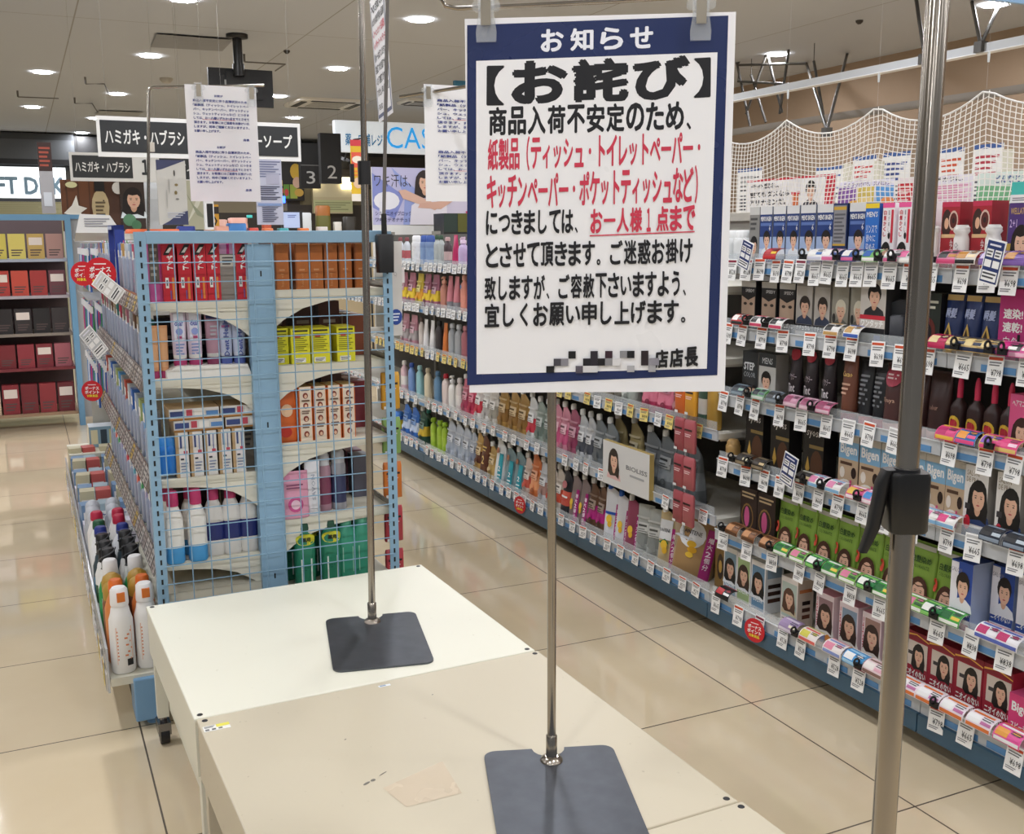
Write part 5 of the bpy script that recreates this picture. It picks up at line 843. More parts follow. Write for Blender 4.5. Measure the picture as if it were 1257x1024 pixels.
# ================================================================== pole stands
def plate(b, pts_px, m, z0=H_T):
    P = [onZ(*q, z0) for q in pts_px]; return P
def stand(name, bx, by, z0, ang, sz, lab, joint_z, top_z, r0, r1, notch=True, lean=(0, 0)):
    E = empty(name, (bx, by, z0), 0, lab, 'sign stand'); w, d = sz; b = MB(); out = []
    R = .022
    def arc(cx, cy, r, a0, a1, n=6): return [(cx+r*math.cos(a0+(a1-a0)*i/n), cy+r*math.sin(a0+(a1-a0)*i/n)) for i in range(n+1)]
    out += arc(-w/2+R, -d+R, R, PI, 1.5*PI) + arc(w/2-R, -d+R, R, 1.5*PI, 2*PI) + arc(w/2-R, -R, R, 0, .5*PI)
    out += [(.045, 0)] + arc(0.0, -.0, .03, 0, -PI, 8) + [(-.045, 0)] + arc(-w/2+R, -R, R, .5*PI, PI)
    c, s = math.cos(ang), math.sin(ang); out = [(x*c-(y+.045)*s, x*s+(y+.045)*c) for x, y in out]
    n = len(out); cen = (0.0+ (d*.45)*s, -(d*.45)*c)
    V = [(x, y, .0045) for x, y in out]+[(x, y, .0003) for x, y in out]; b.mesh(V, [tuple(range(n)), tuple(range(2*n-1, n-1, -1))]+[((i+1) % n, i, n+i, n+(i+1) % n) for i in range(n)], PLATE); b.build('base_plate', E)
    k = MB(); k.loft([(.0045, .021, .021, 2), (.009, .019, .019, 2), (.013, .012, .012, 2)], STEEL, n=18); k.loft([(.01, r0*1.28, r0*1.28, 2), (.052, r0*1.28, r0*1.28, 2), (.054, r0, r0, 2)], STEEL, n=18); k.build('collar', E)
    def at(z): return (lean[0]*z, lean[1]*z, z)
    p = MB(); p.tube([at(.03), at(joint_z-z0)], r0, STEEL, n=16); p.tube([at(joint_z-z0-.02), at(top_z-z0)], r1, STEEL, n=16); p.build('pole', E)
    return E, at
MATS['STEEL'] = STEEL; MATS['PLATE'] = PLATE
p1 = onZ(457, 765, H_T); p2 = onZ(677, 936, H_T)
S1, at1 = stand('pole_stand', p1.x, p1.y, H_T, math.radians(-12), (.222, .325), 'slim steel pole stand on square plate, further table', 1.42, 2.05, .0085, .0068, lean=(.012, 0))
j = MB(); j.loft([(0, .0135, .0125, 4), (.052, .0135, .0125, 4)], '161618', n=14, cx=at1(1.42-H_T)[0]); j.box(-.02, -.012, -.005, .005, .005, .045, '161618'); o = j.build('height_clamp', S1); o.location = (0, 0, 1.42-H_T)
S2, at2 = stand('pole_stand', p2.x, p2.y, H_T, math.radians(-19), (.238, .33), 'slim steel pole stand behind the large framed notice', 1.35, 1.62, .0078, .0065)
# thick leaning pole close by, with its black clamp
ptop = None
def pz(px, py, d): r = ray(px, py); return EYE + r*(d/r.dot(FW))
q0 = pz(1084, 1030, 1.17); q1 = pz(1152, -10, 1.10); dv = (q1-q0); base = q0 - dv*((q0.z-H_T)/dv.z); top = q0 + dv*((2.35-q0.z)/dv.z)
S3 = empty('pole_stand', base, 0, 'thick leaning steel pole stand with large black clamp', 'sign stand'); clz = pz(1097, 615, 1.14); jn = q0 + dv*((clz.z-q0.z)/dv.z)
b = MB(); b.tube([Vector((0,0,.01)), jn-base], .0132, STEEL, n=24); b.tube([jn-base, top-base], .0122, STEEL, n=24); b.tube([(-.0,0,.0)]*1+[(0,0,.04)], .018, STEEL, n=18); b.build('pole', S3)
b = MB(); V = [(-.13,-.17),(.13,-.17),(.15,-.15),(.15,.05),(.13,.07),(-.13,.07),(-.15,.05),(-.15,-.15)]; b.prism(V, Fr((0,0,.0045),(1,0,0),(0,1,0),(0,0,1)), .004, PLATE); b.build('base_plate', S3)
b = MB(); b.loft([(-.033, .0195, .021, 5), (-.03, .0215, .022, 5), (.03, .0215, .022, 5), (.034, .0195, .021, 5)], '131314/r30', n=24); b.loft([(.034, .014, .014, 2), (.037, .014, .014, 2)], '202022', n=16)
b.loft([(-.058, .004, .007, 4, -.044), (-.03, .006, .009, 4, -.034), (.02, .007, .01, 4, -.026), (.036, .006, .01, 4, -.02)], '161618/r35', n=12); o = b.build('height_clamp', S3); o.location = jn-base; o.rotation_euler = (0, 0, -CYAW*PI/180)
# ------- the big notice on its bar
PL = Vector((.469, 1.1225, 1.54)); PR = Vector((.7325, .9805, 1.5425)); u = (PR-PL).normalized(); n_ = u.cross(Vector((0,0,1))).normalized()
if n_.dot(FW) > 0: n_ = -n_
W = (PR-PL).length; PH = .4215
def uv(px, py):
    d = ray(px, py); t = (PL-EYE).dot(n_)/d.dot(n_); p = EYE+d*t-PL; return (p.dot(u)/W, 1+p.z/PH)
frp = Fr(PL-Vector((0,0,PH)), u, Vector((0,0,1)), n_)
b = MB()
def NB(a, z): return math.sin(a*PI)*.0008
b.prism([(0,0),(W,0),(W,PH),(0,PH)], frp, .0006, 'f3f3f6/r30')
ART = []
def R_(q, col): xs = [uv(*p) for p in q]; ART.append(('p', xs, col))
R_([(577,473),(884,463),(894,22),(573.5,31)], '27335f/r25')
R_([(588.5,459.5),(871,455),(881,67),(585,75)], 'f4f4f6/r30')
K = '17171b'; RD = 'cf3a52'
def TX(s, x0, y1, x1, y0, col=K, bold=.0, dx=0):
    """string s in the picture box: left x0, right x1, top y1, bottom y0, on the sloping line"""
    a, q = uv(x0, y0); c, d = uv(x1, y1); ART.append(('t', s, a, q, c, d, col, bold, 3))
def LN(s, x0, yt0, yb0, x1, yt1, yb1, col=K, bold=.02):
    ART.append(('tq', s, uv(x0, yb0), uv(x1, yb1), uv(x1, yt1), uv(x0, yt0), col, bold))
# every character is set in its own box measured across the line so the condensed lettering is even
def line(s, x0, yt0, yb0, x1, yt1, yb1, col=K, bold=.02, gap=.08):
    N = len(s); A0 = uv(x0, yb0); A1 = uv(x1, yb1); B1 = uv(x1, yt1); B0 = uv(x0, yt0)
    for i, ch in enumerate(s):
        if ch == ' ': continue
        g = CH_BOX.get(ch, (.0, .0, 1., 1.)); a0 = (i+gap*.5+g[0]*(1-gap))/N; a1 = (i+gap*.5+g[2]*(1-gap))/N
        def P(a, v): return (A0[0]*(1-a)+A1[0]*a)*(1-v)+(B0[0]*(1-a)+B1[0]*a)*v, (A0[1]*(1-a)+A1[1]*a)*(1-v)+(B0[1]*(1-a)+B1[1]*a)*v
        ART.append(('tq', ch, P(a0, g[1]), P(a1, g[1]), P(a1, g[3]), P(a0, g[3]), col, bold))
CH_BOX = {'、': (.05,.0,.3,.25), '。': (.05,.0,.35,.25), '・': (.38,.4,.62,.6), 'ッ': (.1,.0,.85,.72), 'ィ': (.1,.0,.8,.75), 'ュ': (.05,.0,.95,.62), 'ー': (.02,.42,.98,.56), '(': (.6,.0,.85,1.1), ')': (.1,.0,.35,1.1), '（': (.62,-.05,.92,1.05), '）': (.08,-.05,.38,1.05), '一': (.02,.45,.98,.58), '１': (.28,.0,.62,.95), 'い': (.02,.08,.98,.85), 'し': (.15,.0,.9,1.), 'ト': (.3,.0,.9,1.), 'く': (.2,.0,.75,1.), 'り': (.2,.0,.8,1.), 'ジ': (.05,.0,1.,1.), 'つ': (.0,.12,1.,.82), 'う': (.15,.0,.85,1.), '】': (.1,-.05,.5,1.05), '【': (.5,-.05,.9,1.05), 'レ': (.15,0,.95,.95), 'シ': (.03,.03,.95,.93), 'ン': (.03,.03,.95,.92), 'ペ': (.0,.1,1.,.85)}
line('お知らせ', 660, 37, 65, 806, 34, 61, 'f0f2fa', .03, .22)
line('お詫び', 626, 76, 129, 850, 70, 124, K, .045, .06)
ART.append(('tq', '【', uv(598,130), uv(620,130), uv(620,81), uv(598,81), K, .02)); ART.append(('tq', '】', uv(852,123), uv(873,122), uv(873,73), uv(852,74), K, .02))
line('商品入荷不安定のため、', 600, 132, 167, 866, 126, 161, K, .03)
line('紙製品（ティッシュ・トイレットペーパー・', 600, 171, 210, 866, 164, 202, RD, .025, .04)
line('キッチンペーパー・ポケットティッシュなど）', 599, 216, 256, 866, 207, 250, RD, .025, .04)
line('につきましては、', 598, 259, 289, 722, 258, 287, K, .025); line('お一人様１点まで', 726, 258, 288, 856, 254, 285, RD, .03)
R_([(726,291.5),(854.5,287.5),(854.5,286),(726,290)], RD)
line('とさせて頂きます。ご迷惑お掛け', 598, 299, 329, 853, 295, 325, K, .025)
line('致しますが、ご容赦下さいますよう、', 597, 340, 369, 855, 334, 365, K, .025)
line('宜しくお願い申し上げます。', 597, 373, 402, 857, 370, 398, K, .025)
line('店店長', 806, 432, 454, 861, 427, 452, K, .04)
for x, y, w, h, c in ((674,450,10,8,'18181a'), (683,441,9,9,'4a4850'), (692,441,9,9,'8a8890'), (701,432,9,9,'141418'), (710,450,9,9,'5a5460'), (719,441,9,9,'1c1c22'), (728,432,9,18,'2a2630'), (737,441,9,9,'18161c'), (746,432,9,9,'3a2430'), (746,441,9,9,'8e8e92'), (764,432,9,9,'8c8c90'), (773,432,9,9,'16161c'), (773,450,9,8,'b0b0b4'), (790,432,9,18,'2a2024'), (799,450,9,8,'a8a8ac'), (719,450,18,8,'d8d8da'), (755,441,9,9,'dadadc'), (800,441,12,9,'8e8c96')):
    R_([(x,y+h),(x+w,y+h),(x+w,y),(x,y)], c+'/r40')
off = .0003
for c in ART:
    off += .000012
    if c[0] == 'tq':
        v, F = glyphs(c[1], c[7], 3); A0, A1, B1, B0 = c[2:6]
        def Q(a, q, e): x = (A0[0]*(1-a)+A1[0]*a)*(1-q)+(B0[0]*(1-a)+B1[0]*a)*q; y = (A0[1]*(1-a)+A1[1]*a)*(1-q)+(B0[1]*(1-a)+B1[1]*a)*q; return frp(x*W, y*PH, e)
        b.mesh([Q(a, q, off+ee) for a, q, ee in v], F, c[6])
    else: off += .0001; b.poly([frp(x*W, y*PH, off) for x, y in c[1]], c[2])
tag(b.build('framed_notice'), 'large white notice with navy frame and black and red lettering', 'notice')
def hangclip(c, uu, nn, s, lab):
    b = MB(); fr = Fr(c, uu, Vector((0,0,1)), nn)
    for d in (.009, -.009): b.prism([(-.011*s,-.03*s),(.011*s,-.03*s),(.0115*s,-.02*s),(.0085*s,.0),(.009*s,.02*s),(-.009*s,.02*s),(-.0085*s,.0),(-.0115*s,-.02*s)], Fr(fr(0,0,d*s*(.35 if d > 0 else .3)+.001), uu, Vector((0,0,1)), nn), .0022*s, 'e6ebee/a16/r8')
    for d in (1, -1): b.tube([fr(d*.010*s, .008*s, .004*s), fr(d*.010*s, .008*s, -.004*s)], .006*s, 'dfe4e6/a18/r10', n=10)
    b.prism([(-.0055*s,-.013*s),(.0055*s,-.013*s),(.0055*s,.016*s),(-.0055*s,.016*s)], Fr(fr(0,0,.0062*s), uu, Vector((0,0,1)), nn), .0008, 'a9a090/m/r35'); b.box(0,0,0,0,0,0,'e6ebee/a16/r8') if False else None
    tag(b.build('paper_clip'), lab, 'clip')
for px, who in ((597, 'clear plastic clip above the first character of the heading'), (860, 'clear plastic clip at the notice corner by the netting')):
    a, q = uv(px, 18); hangclip(frp(a*W, q*PH+.000, .003), u, n_, 1.0, who)
bar = [frp(uv(542,-30)[0]*W, PH+.055, -.012), frp(uv(541,0)[0]*W, PH+.024, -.012), frp(uv(545,8)[0]*W, PH+.017, -.012), frp(uv(560,10)[0]*W, PH+.0135, -.012), frp(W*.5, PH+.0165, -.012), frp(W*1.1, PH+.0225, -.012), frp(W*1.75, PH+.030, -.012)]
b = MB(); b.tube([p - base for p in bar], .0026, STEEL, n=12); b.build('hanging_bar', S3)

# ------- rods and papers around the mesh rack
def rodL(px, pyb, pyt, pe, pye, Y, lab, extra=None):
    B0 = onY(px, pyb, Y); T0 = onY(px, pyt, Y); E0 = onY(pe, pye, Y); b = MB(); E = empty('notice_rod', (B0.x, Y, 1.316), 0, lab, 'rod'); o = Vector((B0.x, Y, 1.316))
    b.tube([o-o, Vector((T0.x, Y, T0.z-.012))-o, Vector((T0.x+.004, Y, T0.z-.003))-o, Vector((T0.x+.014, Y, T0.z))-o, Vector((E0.x, Y, E0.z))-o], .0042, STEEL, n=8); b.build('bent_rod', E)
    j = MB(); j.tube([Vector((T0.x, Y, (T0.z+B0.z)/2+.02))-o, Vector((T0.x, Y, (T0.z+B0.z)/2+.045))-o], .007, 'd8d4c8', n=10); j.build('joint', E)
    f = MB(); f.loft([(0, .03, .03, 2), (.004, .03, .03, 2)], '8a8a8a', n=14); f.build('foot', E); return T0.z
zr = rodL(182, 282, 107, 324, 105, 3.08, 'bent steel rod holding the double text notice over the rack')
def paper(x0, x1, y0, y1, Y, arts, lab, nm='text_notice', col='f4f4f6', rz=0):
    A = onY(x0, y1, Y); Bq = onY(x1, y0, Y); w, h = Bq.x-A.x, Bq.z-A.z; b = MB(); n = 6
    for i in range(n):
        a0, a1 = w*i/n, w*(i+1)/n; f = lambda a: -.003*math.sin(a/w*PI); b.poly([(a0, f(a0), 0), (a1, f(a1), 0), (a1, f(a1), h), (a0, f(a0), h)], col, True); b.poly([(a0, f(a0)+.0008, 0), (a0, f(a0)+.0008, h), (a1, f(a1)+.0008, h), (a1, f(a1)+.0008, 0)], col, True)
    b.art(None, w, h, arts, off=.0006, curve=lambda x, z, o: Vector((x, -.003*math.sin(x/w*PI)-o, z))); o = b.build(nm); o.location = (A.x, Y, A.z); tag(o, lab, 'notice'); return o
NV = '2f3f8a'
def body(y):  # one printed notice, eight lines
    T = ['商品入荷不安定に伴う品薄状況のため、', '「紙製品（ティッシュ、トイレットペー', 'パー、キッチンペーパー、ポケットティッ', 'シュ、ウェットティッシュなど）につきま', 'しては、お一人様いずれか1点までとさせて', '頂きます。お客様にはご迷惑をお掛けいた', 'しますが、何卒ご理解くださいますよう、', 'お願い申し上げます。']
    L = [('t', 'お詫び', .4, y-.03, .52, y-.008, NV, .03)]
    for i, t in enumerate(T): yy = y-.062-.037*i; L.append(('t', t, .1, yy-.012, .88 if i < 7 else .46, yy+.012, NV, .03))
    L += [('r', .22, y-.225, .68, y-.222, 'cf3a52'), ('t', '店長', .78, y-.4, .87, y-.378, NV, .04)]; return L
paper(234.5, 314, 108, 247, 3.075, body(.93)+body(.49), 'double text notice in small navy print over the mesh rack')
hangclip(Vector((onY(243,106,3.07).x, 3.07, zr-.005)), Vector((1,0,0)), Vector((0,-1,0)), 1.15, 'clear clip at one end of the rod over the mesh rack'); hangclip(Vector((onY(308,106,3.07).x, 3.07, zr-.005)), Vector((1,0,0)), Vector((0,-1,0)), 1.15, 'clear clip near the rod tip before the hung television')
# paper behind the large notice, on the middle stand's bar
Yb = 1.62
b = MB(); A = onY(491, 119, 1.75); Bp = onY(680, 92, 1.554); b.tube([A-Vector(S2.location), Vector((p2.x, p2.y, Bp.z))-Vector(S2.location)], .003, STEEL, n=8); b.build('hanging_bar', S2)
Pq = onY(523, 112, 1.715); 
o = paper(523, 668, 112, 247, 1.70, body(.93)+body(.49), 'text notice in small navy print, half behind the framed notice'); hangclip(onY(525, 115, 1.695), Vector((1,0,0)), Vector((0,-1,0)), .7, 'small clear clip on the corner of half hidden notice')
# edge-on notice on the clamp at the rack corner
cb = onY(472, 300, 2.775); E = empty('clamp_pole', (cb.x, 2.775, 1.20), 0, 'thin dark pole rising from a black clamp at rack corner', 'rod')
b = MB(); b.loft([(.005, .022, .018, 6), (.105, .024, .018, 6), (.11, .02, .016, 6)], '111113', n=16); b.loft([(.11, .007, .007, 4), (.165, .0065, .0065, 4)], '111113', n=10); b.build('clamp', E); 
b = MB(); tp = onY(476, -40, 2.775); b.tube([(0, 0, .15), (tp.x-cb.x, 0, .79)], .0052, '6c6864/r35', n=8); b.build('pole', E)
b = MB(); A = onY(466, -12, 2.9); C = onY(474, 141, 2.9); D = onY(492, 135, 3.13); ww = .28
d = Vector((D.x-C.x, D.y-C.y, 0)); d = Vector((.175, 1, 0)).normalized()*.28
fr = Fr((C.x, 2.84, C.z-.0), d.normalized(), (-.055,0,1), None); nn = fr.n
if nn.dot(FW) > 0: fr.n = -fr.n
h = 1.99-C.z; b.prism([(0,0),(.28,.0),(.28,h),(0,h)], fr, .0008, 'f0f0f4'); b.art(fr, .28, h, [('r',.03,.03,.97,.98,'2d3a6b'), ('r',.07,.06,.93,.98,'f2f2f4'), ('t','店長',.6,.09,.88,.14,K,.03)] + [('t', s_, .1, .2+.095*i, .9, .27+.095*i, cc_, .03) for i, (s_, cc_) in enumerate((('宜しくお願い申し上げます',K), ('致しますがご容赦下さい',K), ('とさせて頂きますご迷惑',K), ('につきましてはお一人様',K), ('キッチンペーパーポケット',RD), ('紙製品ティッシュトイレ',RD), ('商品入荷不安定のため',K), ('お詫び',K)))])
hb = MB(); o_ = Vector((cb.x, 2.775, 1.20)); hb.tube([Vector((tp.x, 2.775, 1.985))-o_, Vector((tp.x, 2.775, 2.03))-o_, fr(-.01, h+.012, .004)-o_, fr(.29, h+.012, .004)-o_], .004, STEEL, n=8); hb.build('hanging_bar', E)
tag(b.build('framed_notice'), 'navy framed notice seen almost edge-on above the rack corner', 'notice')

# ================================================================== safety net above the hair dye bays
NX = 2.42; zb = 1.385; pk = [3.99, 3.48, 2.965, 2.55, 2.135, 1.70, 1.27]; b = MB()
pk = [onX(966,147,NX).y+2*.43, onX(966,147,NX).y+.43, onX(966,147,NX).y, onX(1077,130,NX).y, onX(1211,109,NX).y, onX(1211,109,NX).y-.42, onX(1211,109,NX).y-.84]; zp = onX(1077,130,NX).z
def top(y):
    for a, c in zip(pk, pk[1:]):
        if c <= y <= a: t = (y-c)/(a-c); return zp-.062*(4*t*(1-t))
    return zp
def bulge(y, v): return .012*math.sin(y*9+v*3)*(1-v)
ys = list(np.arange(pk[-1], pk[0], .0185)); nv = 18
for y in ys: b.tube([(NX+bulge(y, i/6), y+.004*math.sin(i+y*5), zb+(top(y)-zb)*i/6) for i in range(7)], .0015, 'f6f2ea', n=3, cap=False)
for j in range(nv): v = j/nv; b.tube([(NX+bulge(y, v), y, zb+(top(y)-zb)*v) for y in ys[::3]+[ys[-1]]], .0015, 'f6f2ea', n=3, cap=False)
b.tube([(NX, y, top(y)) for y in ys[::2]+[pk[0]]], .0028, 'f4f2ec', n=6)
tag(b.build('safety_net'), 'white scalloped net hung above the hair dye boxes', 'net')
for i, y in enumerate(pk[1:5]):
    b = MB(); b.tube([(NX, y, zp), (NX+.0, y, 3.0)], .0003, 'c8c8c8', n=4); b.loft([(zp+.07, .003, .003, 2), (zp+.09, .004, .004, 2), (zp+.1, .001, .001, 2)], 'd8dcdc', n=8, cx=NX, cy=y); tag(b.build('suspension_wire'), 'thin clear wire holding a net peak to the ceiling', 'wire', 'wires holding up the net')
# show cards standing beyond the net
def back(px0, px1, py0, py1, X, arts, lab, col='eceaea', t=.004, nm='show_card', cat='display card', foot=True):
    A = onX(px0, py1, X); C = onX(px1, py0, X); w = A.y-C.y; z1 = C.z; z0 = 1.385; h = z1-z0; b = MB(); fr = Fr((X, A.y, z0), (0,-1,0), (0,0,1), (-1,0,0)); b.prism([(0,0),(w,0),(w,h),(0,h)], fr, t, col); b.art(fr, w, h, arts); tag(b.build(nm), lab, cat)
b = MB(); b.box(2.44, 2.90, .9, 4.2, 1.355, 1.384, 'c9c6bc'); b.box(2.46, 2.88, .9, 4.2, 0, 1.355, 'b9b5aa'); tag(b.build('shelving_island'), 'back-to-back shelf unit behind the hair dye bays', 'shelf unit')
back(915, 1026, 213, 268, 2.56, [('r',0,.94,1,1,'c8283c'), ('t','その疲れ、',.06,.72,.4,.88,K,.03), ('t','寝てもダメなら',.05,.46,.52,.64,K,.03), ('t','アリナミンだ。',.05,.22,.48,.4,K,.03), ('r',.9,.0,1,.98,'c8283c'), ('face',.75,.52,.8,'1c1512',0,'3a3a44'), ('r',.55,.1,.62,.5,'d8703a'), ('r',.54,.5,.64,.58,'c8283c')], 'white show card with red edge and tired man behind net', 'f2f0f0')
back(1028, 1098, 219, 262, 2.6, [('r',0,0,.33,.78,'8a5aa8'), ('r',.35,0,.66,.78,'d8c060'), ('r',.68,0,1,.78,'5a9ad8'), ('e',.3,.2,.1,.14,'e8b050'), ('e',.5,.3,.12,.16,'f0d890'), ('e',.9,.25,.12,.16,'e89050'), ('t','このチカラで、スパコン',.1,.8,.95,.95,'6a4a8a',.02)], 'purple, yellow and blue show card behind the net', 'e8e4f0')
back(1100, 1122, 217, 262, 2.58, [('r',.04,.04,.96,.8,'c8202c'), ('lines',.1,.1,.9,.75,6,'f0c8c8')], 'red printed show card beside the thick pole, behind net', 'f0e4e4')
back(1136, 1196, 213, 262, 2.6, [('t','チカラに、',.2,.8,.8,.94,K,.02), ('r',.04,.08,.96,.72,'f0cfe0'), ('lines',.1,.1,.9,.7,8,'d890a8')], 'pale pink show card with tiny print behind net', 'ece6ee')
back(1197, 1275, 208, 262, 2.58, [('r',0,0,1,.6,'7ab888'), ('t','どんなときも',.3,.66,.95,.9,'3a5a9a',.02), ('e',.7,.3,.08,.14,'d8c83a'), ('e',.85,.3,.07,.12,'e0803a')], 'green show card with round fruit shapes behind net', 'e0ece4')
for k, (x0, x1, y0, cc) in enumerate(((1045, 1076, 190, 'c83a3a'), (1081, 1118, 185, '3a4a8a'), (1150, 1184, 180, 'c8502a'), (1191, 1232, 175, 'b03040'), (905, 935, 205, '2a2a30'), (1000, 1036, 203, '3a5aa8'))):
    back(x0, x1, y0, 240, 2.86, [('r',0,.93,1,1,'3a5a98'), ('lines',.1,.5,.9,.85,4,cc), ('lines',.1,.1,.9,.45,5,'55555c')], ['white list card with red print', 'white list card with blue print', 'white list card with orange print', 'red bordered list card', 'narrow list card with black print', 'list card with blue heading'][k]+' on the far side of net', 'eeece8')
for k, px in enumerate((1041, 1079, 1236)):
    p = onX(px, 210, 2.8); b = MB(); b.box(p.x-.012, p.x+.012, p.y-.012, p.y+.012, 1.385, 1.56, 'd8d4c0'); tag(b.build('cream_post'), ['cream upright beside red print list card beyond net', 'cream upright between list cards beyond net', 'cream upright beside red bordered card beyond net'][k], 'post')
for i, px in enumerate((1098, 1108, 1118, 1150, 1160)):
    pass

# ================================================================== aisle signs
def ysign(x0, x1, y0, y1, Y, arts, nm, lab, cat, col='e9e9e6', t=.02, wires=False, tilt=0, floor=False):
    A = onY(x0, y1, Y); C = onY(x1, y0, Y); w, h = C.x-A.x, C.z-A.z; E = empty(nm, (A.x+w/2, Y, A.z), 0, lab, cat); b = MB(); b.box(-w/2, w/2, 0, t, 0, h, col); b.art(Fr((-w/2,0,0),(1,0,0),(0,0,1),(0,-1,0)), w, h, arts, off=.001, st=.0006); b.build('panel', E)
    if floor:
        k = MB(); k.box(-w/2, w/2, 0, t, -A.z, 0, col); k.build('lower_panel', E)
    if wires:
        k = MB()
        for s in (-.45, .45): k = MB(); k.tube([(w*s, t/2, h), (w*s, t/2, 3.0-A.z)],   .0008, '8a8884', n=5); k.build('suspension_wire', E)
    return E
DK = '2b2d2f/r50'; WH = 'e6e6e2'
ysign(121, 368, 152, 192, 6.4, [('r',.015,.12,.435,.9,DK), ('t','ハミガキ・ハブラシ',.035,.32,.41,.7,WH,.02,2), ('r',.565,.12,.985,.9,DK), ('t','ボディーソープ',.60,.32,.955,.7,WH,.02,2), ('t','１',.475,.25,.52,.8,DK,.02)], 'aisle_sign', 'upper black and white aisle sign over the mesh rack', 'sign', wires=True)
ysign(87, 285, 192, 222, 8.0, [('r',.015,.12,.37,.9,DK), ('t','ハミガキ・ハブラシ',.03,.32,.355,.7,WH,.02,2), ('r',.535,.12,.985,.9,DK), ('t','ボディソープル',.6,.3,.95,.7,WH,.02,2), ('t','１',.425,.25,.47,.8,DK,.03)], 'aisle_sign', 'lower, more distant black and white aisle sign', 'sign', wires=True)
# brown poster with lily, bottle and woman
ysign(78, 176, 222, 284, 8.4, [('r',0,0,.7,1,'6a3f22'), ('r',.06,0,.08,1,'54301a'), ('r',.2,0,.215,1,'54301a'), ('r',.33,0,.345,1,'54301a'), ('r',.5,0,.7,1,'4a2c1c'), ('e',.46,.48,.105,.33,'c6b288'), ('r',.40,.78,.52,1,'1d1a1a'), ('lines',.4,.3,.52,.6,4,'6a5a40'), ('e',.5,.6,.01,.015,'3a2a1a'),
    ('p',[(.02,.35),(.12,.5),(.18,.7),(.2,.5),(.3,.45),(.22,.36),(.26,.18),(.14,.3),(.06,.12),(.08,.32)],'ece8dc'), ('e',.68,.85,.07,.12,'d8d4cc'), ('e',.13,.9,.07,.06,'d8d4a0'), ('r',.7,0,1,1,'3a2c26'), ('face',.86,.6,.62,'1d1513',1,'dde6ea'), ('e',.8,.22,.08,.12,'5a8a68'), ('e',.88,.12,.06,.1,'4a7a58'), ('e',.5,.06,.06,.05,'c8b040')],
    'wall_poster', 'brown poster of lily, bottle and smiling woman', 'poster', floor=True)
ysign(176, 196, 218, 284, 8.5, [('r',0,0,1,.6,'b8bcc0')], 'divider_panel', 'pale grey panel beside the brown poster', 'panel', 'c8ccd0', floor=True)
ysign(196, 227, 197, 276, 7.4, [('p',[(.0,1),(1,1),(.6,.93),(.2,.86),(0,.84)],'3e4468'), ('p',[(.1,0),(1,0),(1,.22),(.7,.18),(.35,.06)],'3e4468'), ('lines',.3,.1,.9,.2,3,'c8ccd8'), ('e',.6,.8,.03,.05,'4a4a48'), ('e',.65,.62,.06,.02,'8a7a50'), ('e',.62,.5,.05,.03,'8a7a50'), ('e',.66,.4,.06,.015,'8a8a86'), ('e',.4,.6,.02,.12,'b0b0ac'), ('e',.3,.4,.02,.15,'b8b8b4')], 'hanging_poster', 'tall whitish marbled poster with dark blue corners', 'poster', 'd2d1cc', wires=True)
ysign(226, 256, 222, 282, 7.9, [('r',0,0,1,1,'b8b8a0'), ('p',[(.1,.1),(.6,.5),(.9,.9),(.5,.6)],'dcdccc'), ('p',[(.1,.8),(.5,.3),(.9,.2),(.4,.5)],'9aa088')], 'hanging_poster', 'grey green leafy poster beside the marbled one', 'poster', 'c8c8bc', wires=True)
ysign(252, 262, 246, 282, 4.2, [], 'white_upright', 'white upright strip rising behind the rack top', 'post', 'ececea')
ysign(256, 261, 250, 279, 4.0, [], 'black_upright', 'slim black upright just below double notice', 'post', '1a1a1c')
ysign(316, 345, 196, 276, 4.4, [('lines',.1,.72,.95,.98,7,'7a80a0'), ('r',.4,.62,.9,.78,'b8b8cc'), ('lines',.1,.45,.9,.6,5,'4a4e68'), ('lines',.1,.38,.9,.44,2,'4a4e68'), ('r',.05,.29,.95,.33,'8aa0cc'), ('lines',.2,.04,.8,.28,8,'5a5e78')], 'price_list', 'tall lavender price list sheet beside the double notice', 'notice', 'c9cbdd', t=.002)
# CASHIER light box
E = ysign(412, 640, 157, 186, 13.2, [('t','薬・店舗レジ',.05,.2,.24,.6,'5aa0d8',.02), ('t','CASHIER',.262,.16,.78,.86,'2a8fd0/e1.2',.0,3)], 'cashier_sign', 'white light box lettered in blue over the tills', 'sign', 'e8f0f6/e0.55', t=.1, wires=True)
ysign(395, 418, 164, 225, 13.0, [('t','2',.3,.1,.75,.36,'c8c8c6',.0,3)], 'lane_column', 'black hanging column numbered two', 'sign', '161617', t=.12, wires=True)
ysign(370, 392, 176, 231, 14.2, [('t','3',.28,.1,.72,.38,'b8b8b6',.0,3), ('r',0,.5,1,.52,'6a6a6a')], 'lane_column', 'black hanging column numbered three', 'sign', '1b1b1c', t=.12, wires=True)
ysign(444, 462, 150, 170, 13.4, [], 'speaker_box', 'small black box hung above the blue lettered light box', 'speaker', '1a1a1a', t=.1, wires=True)
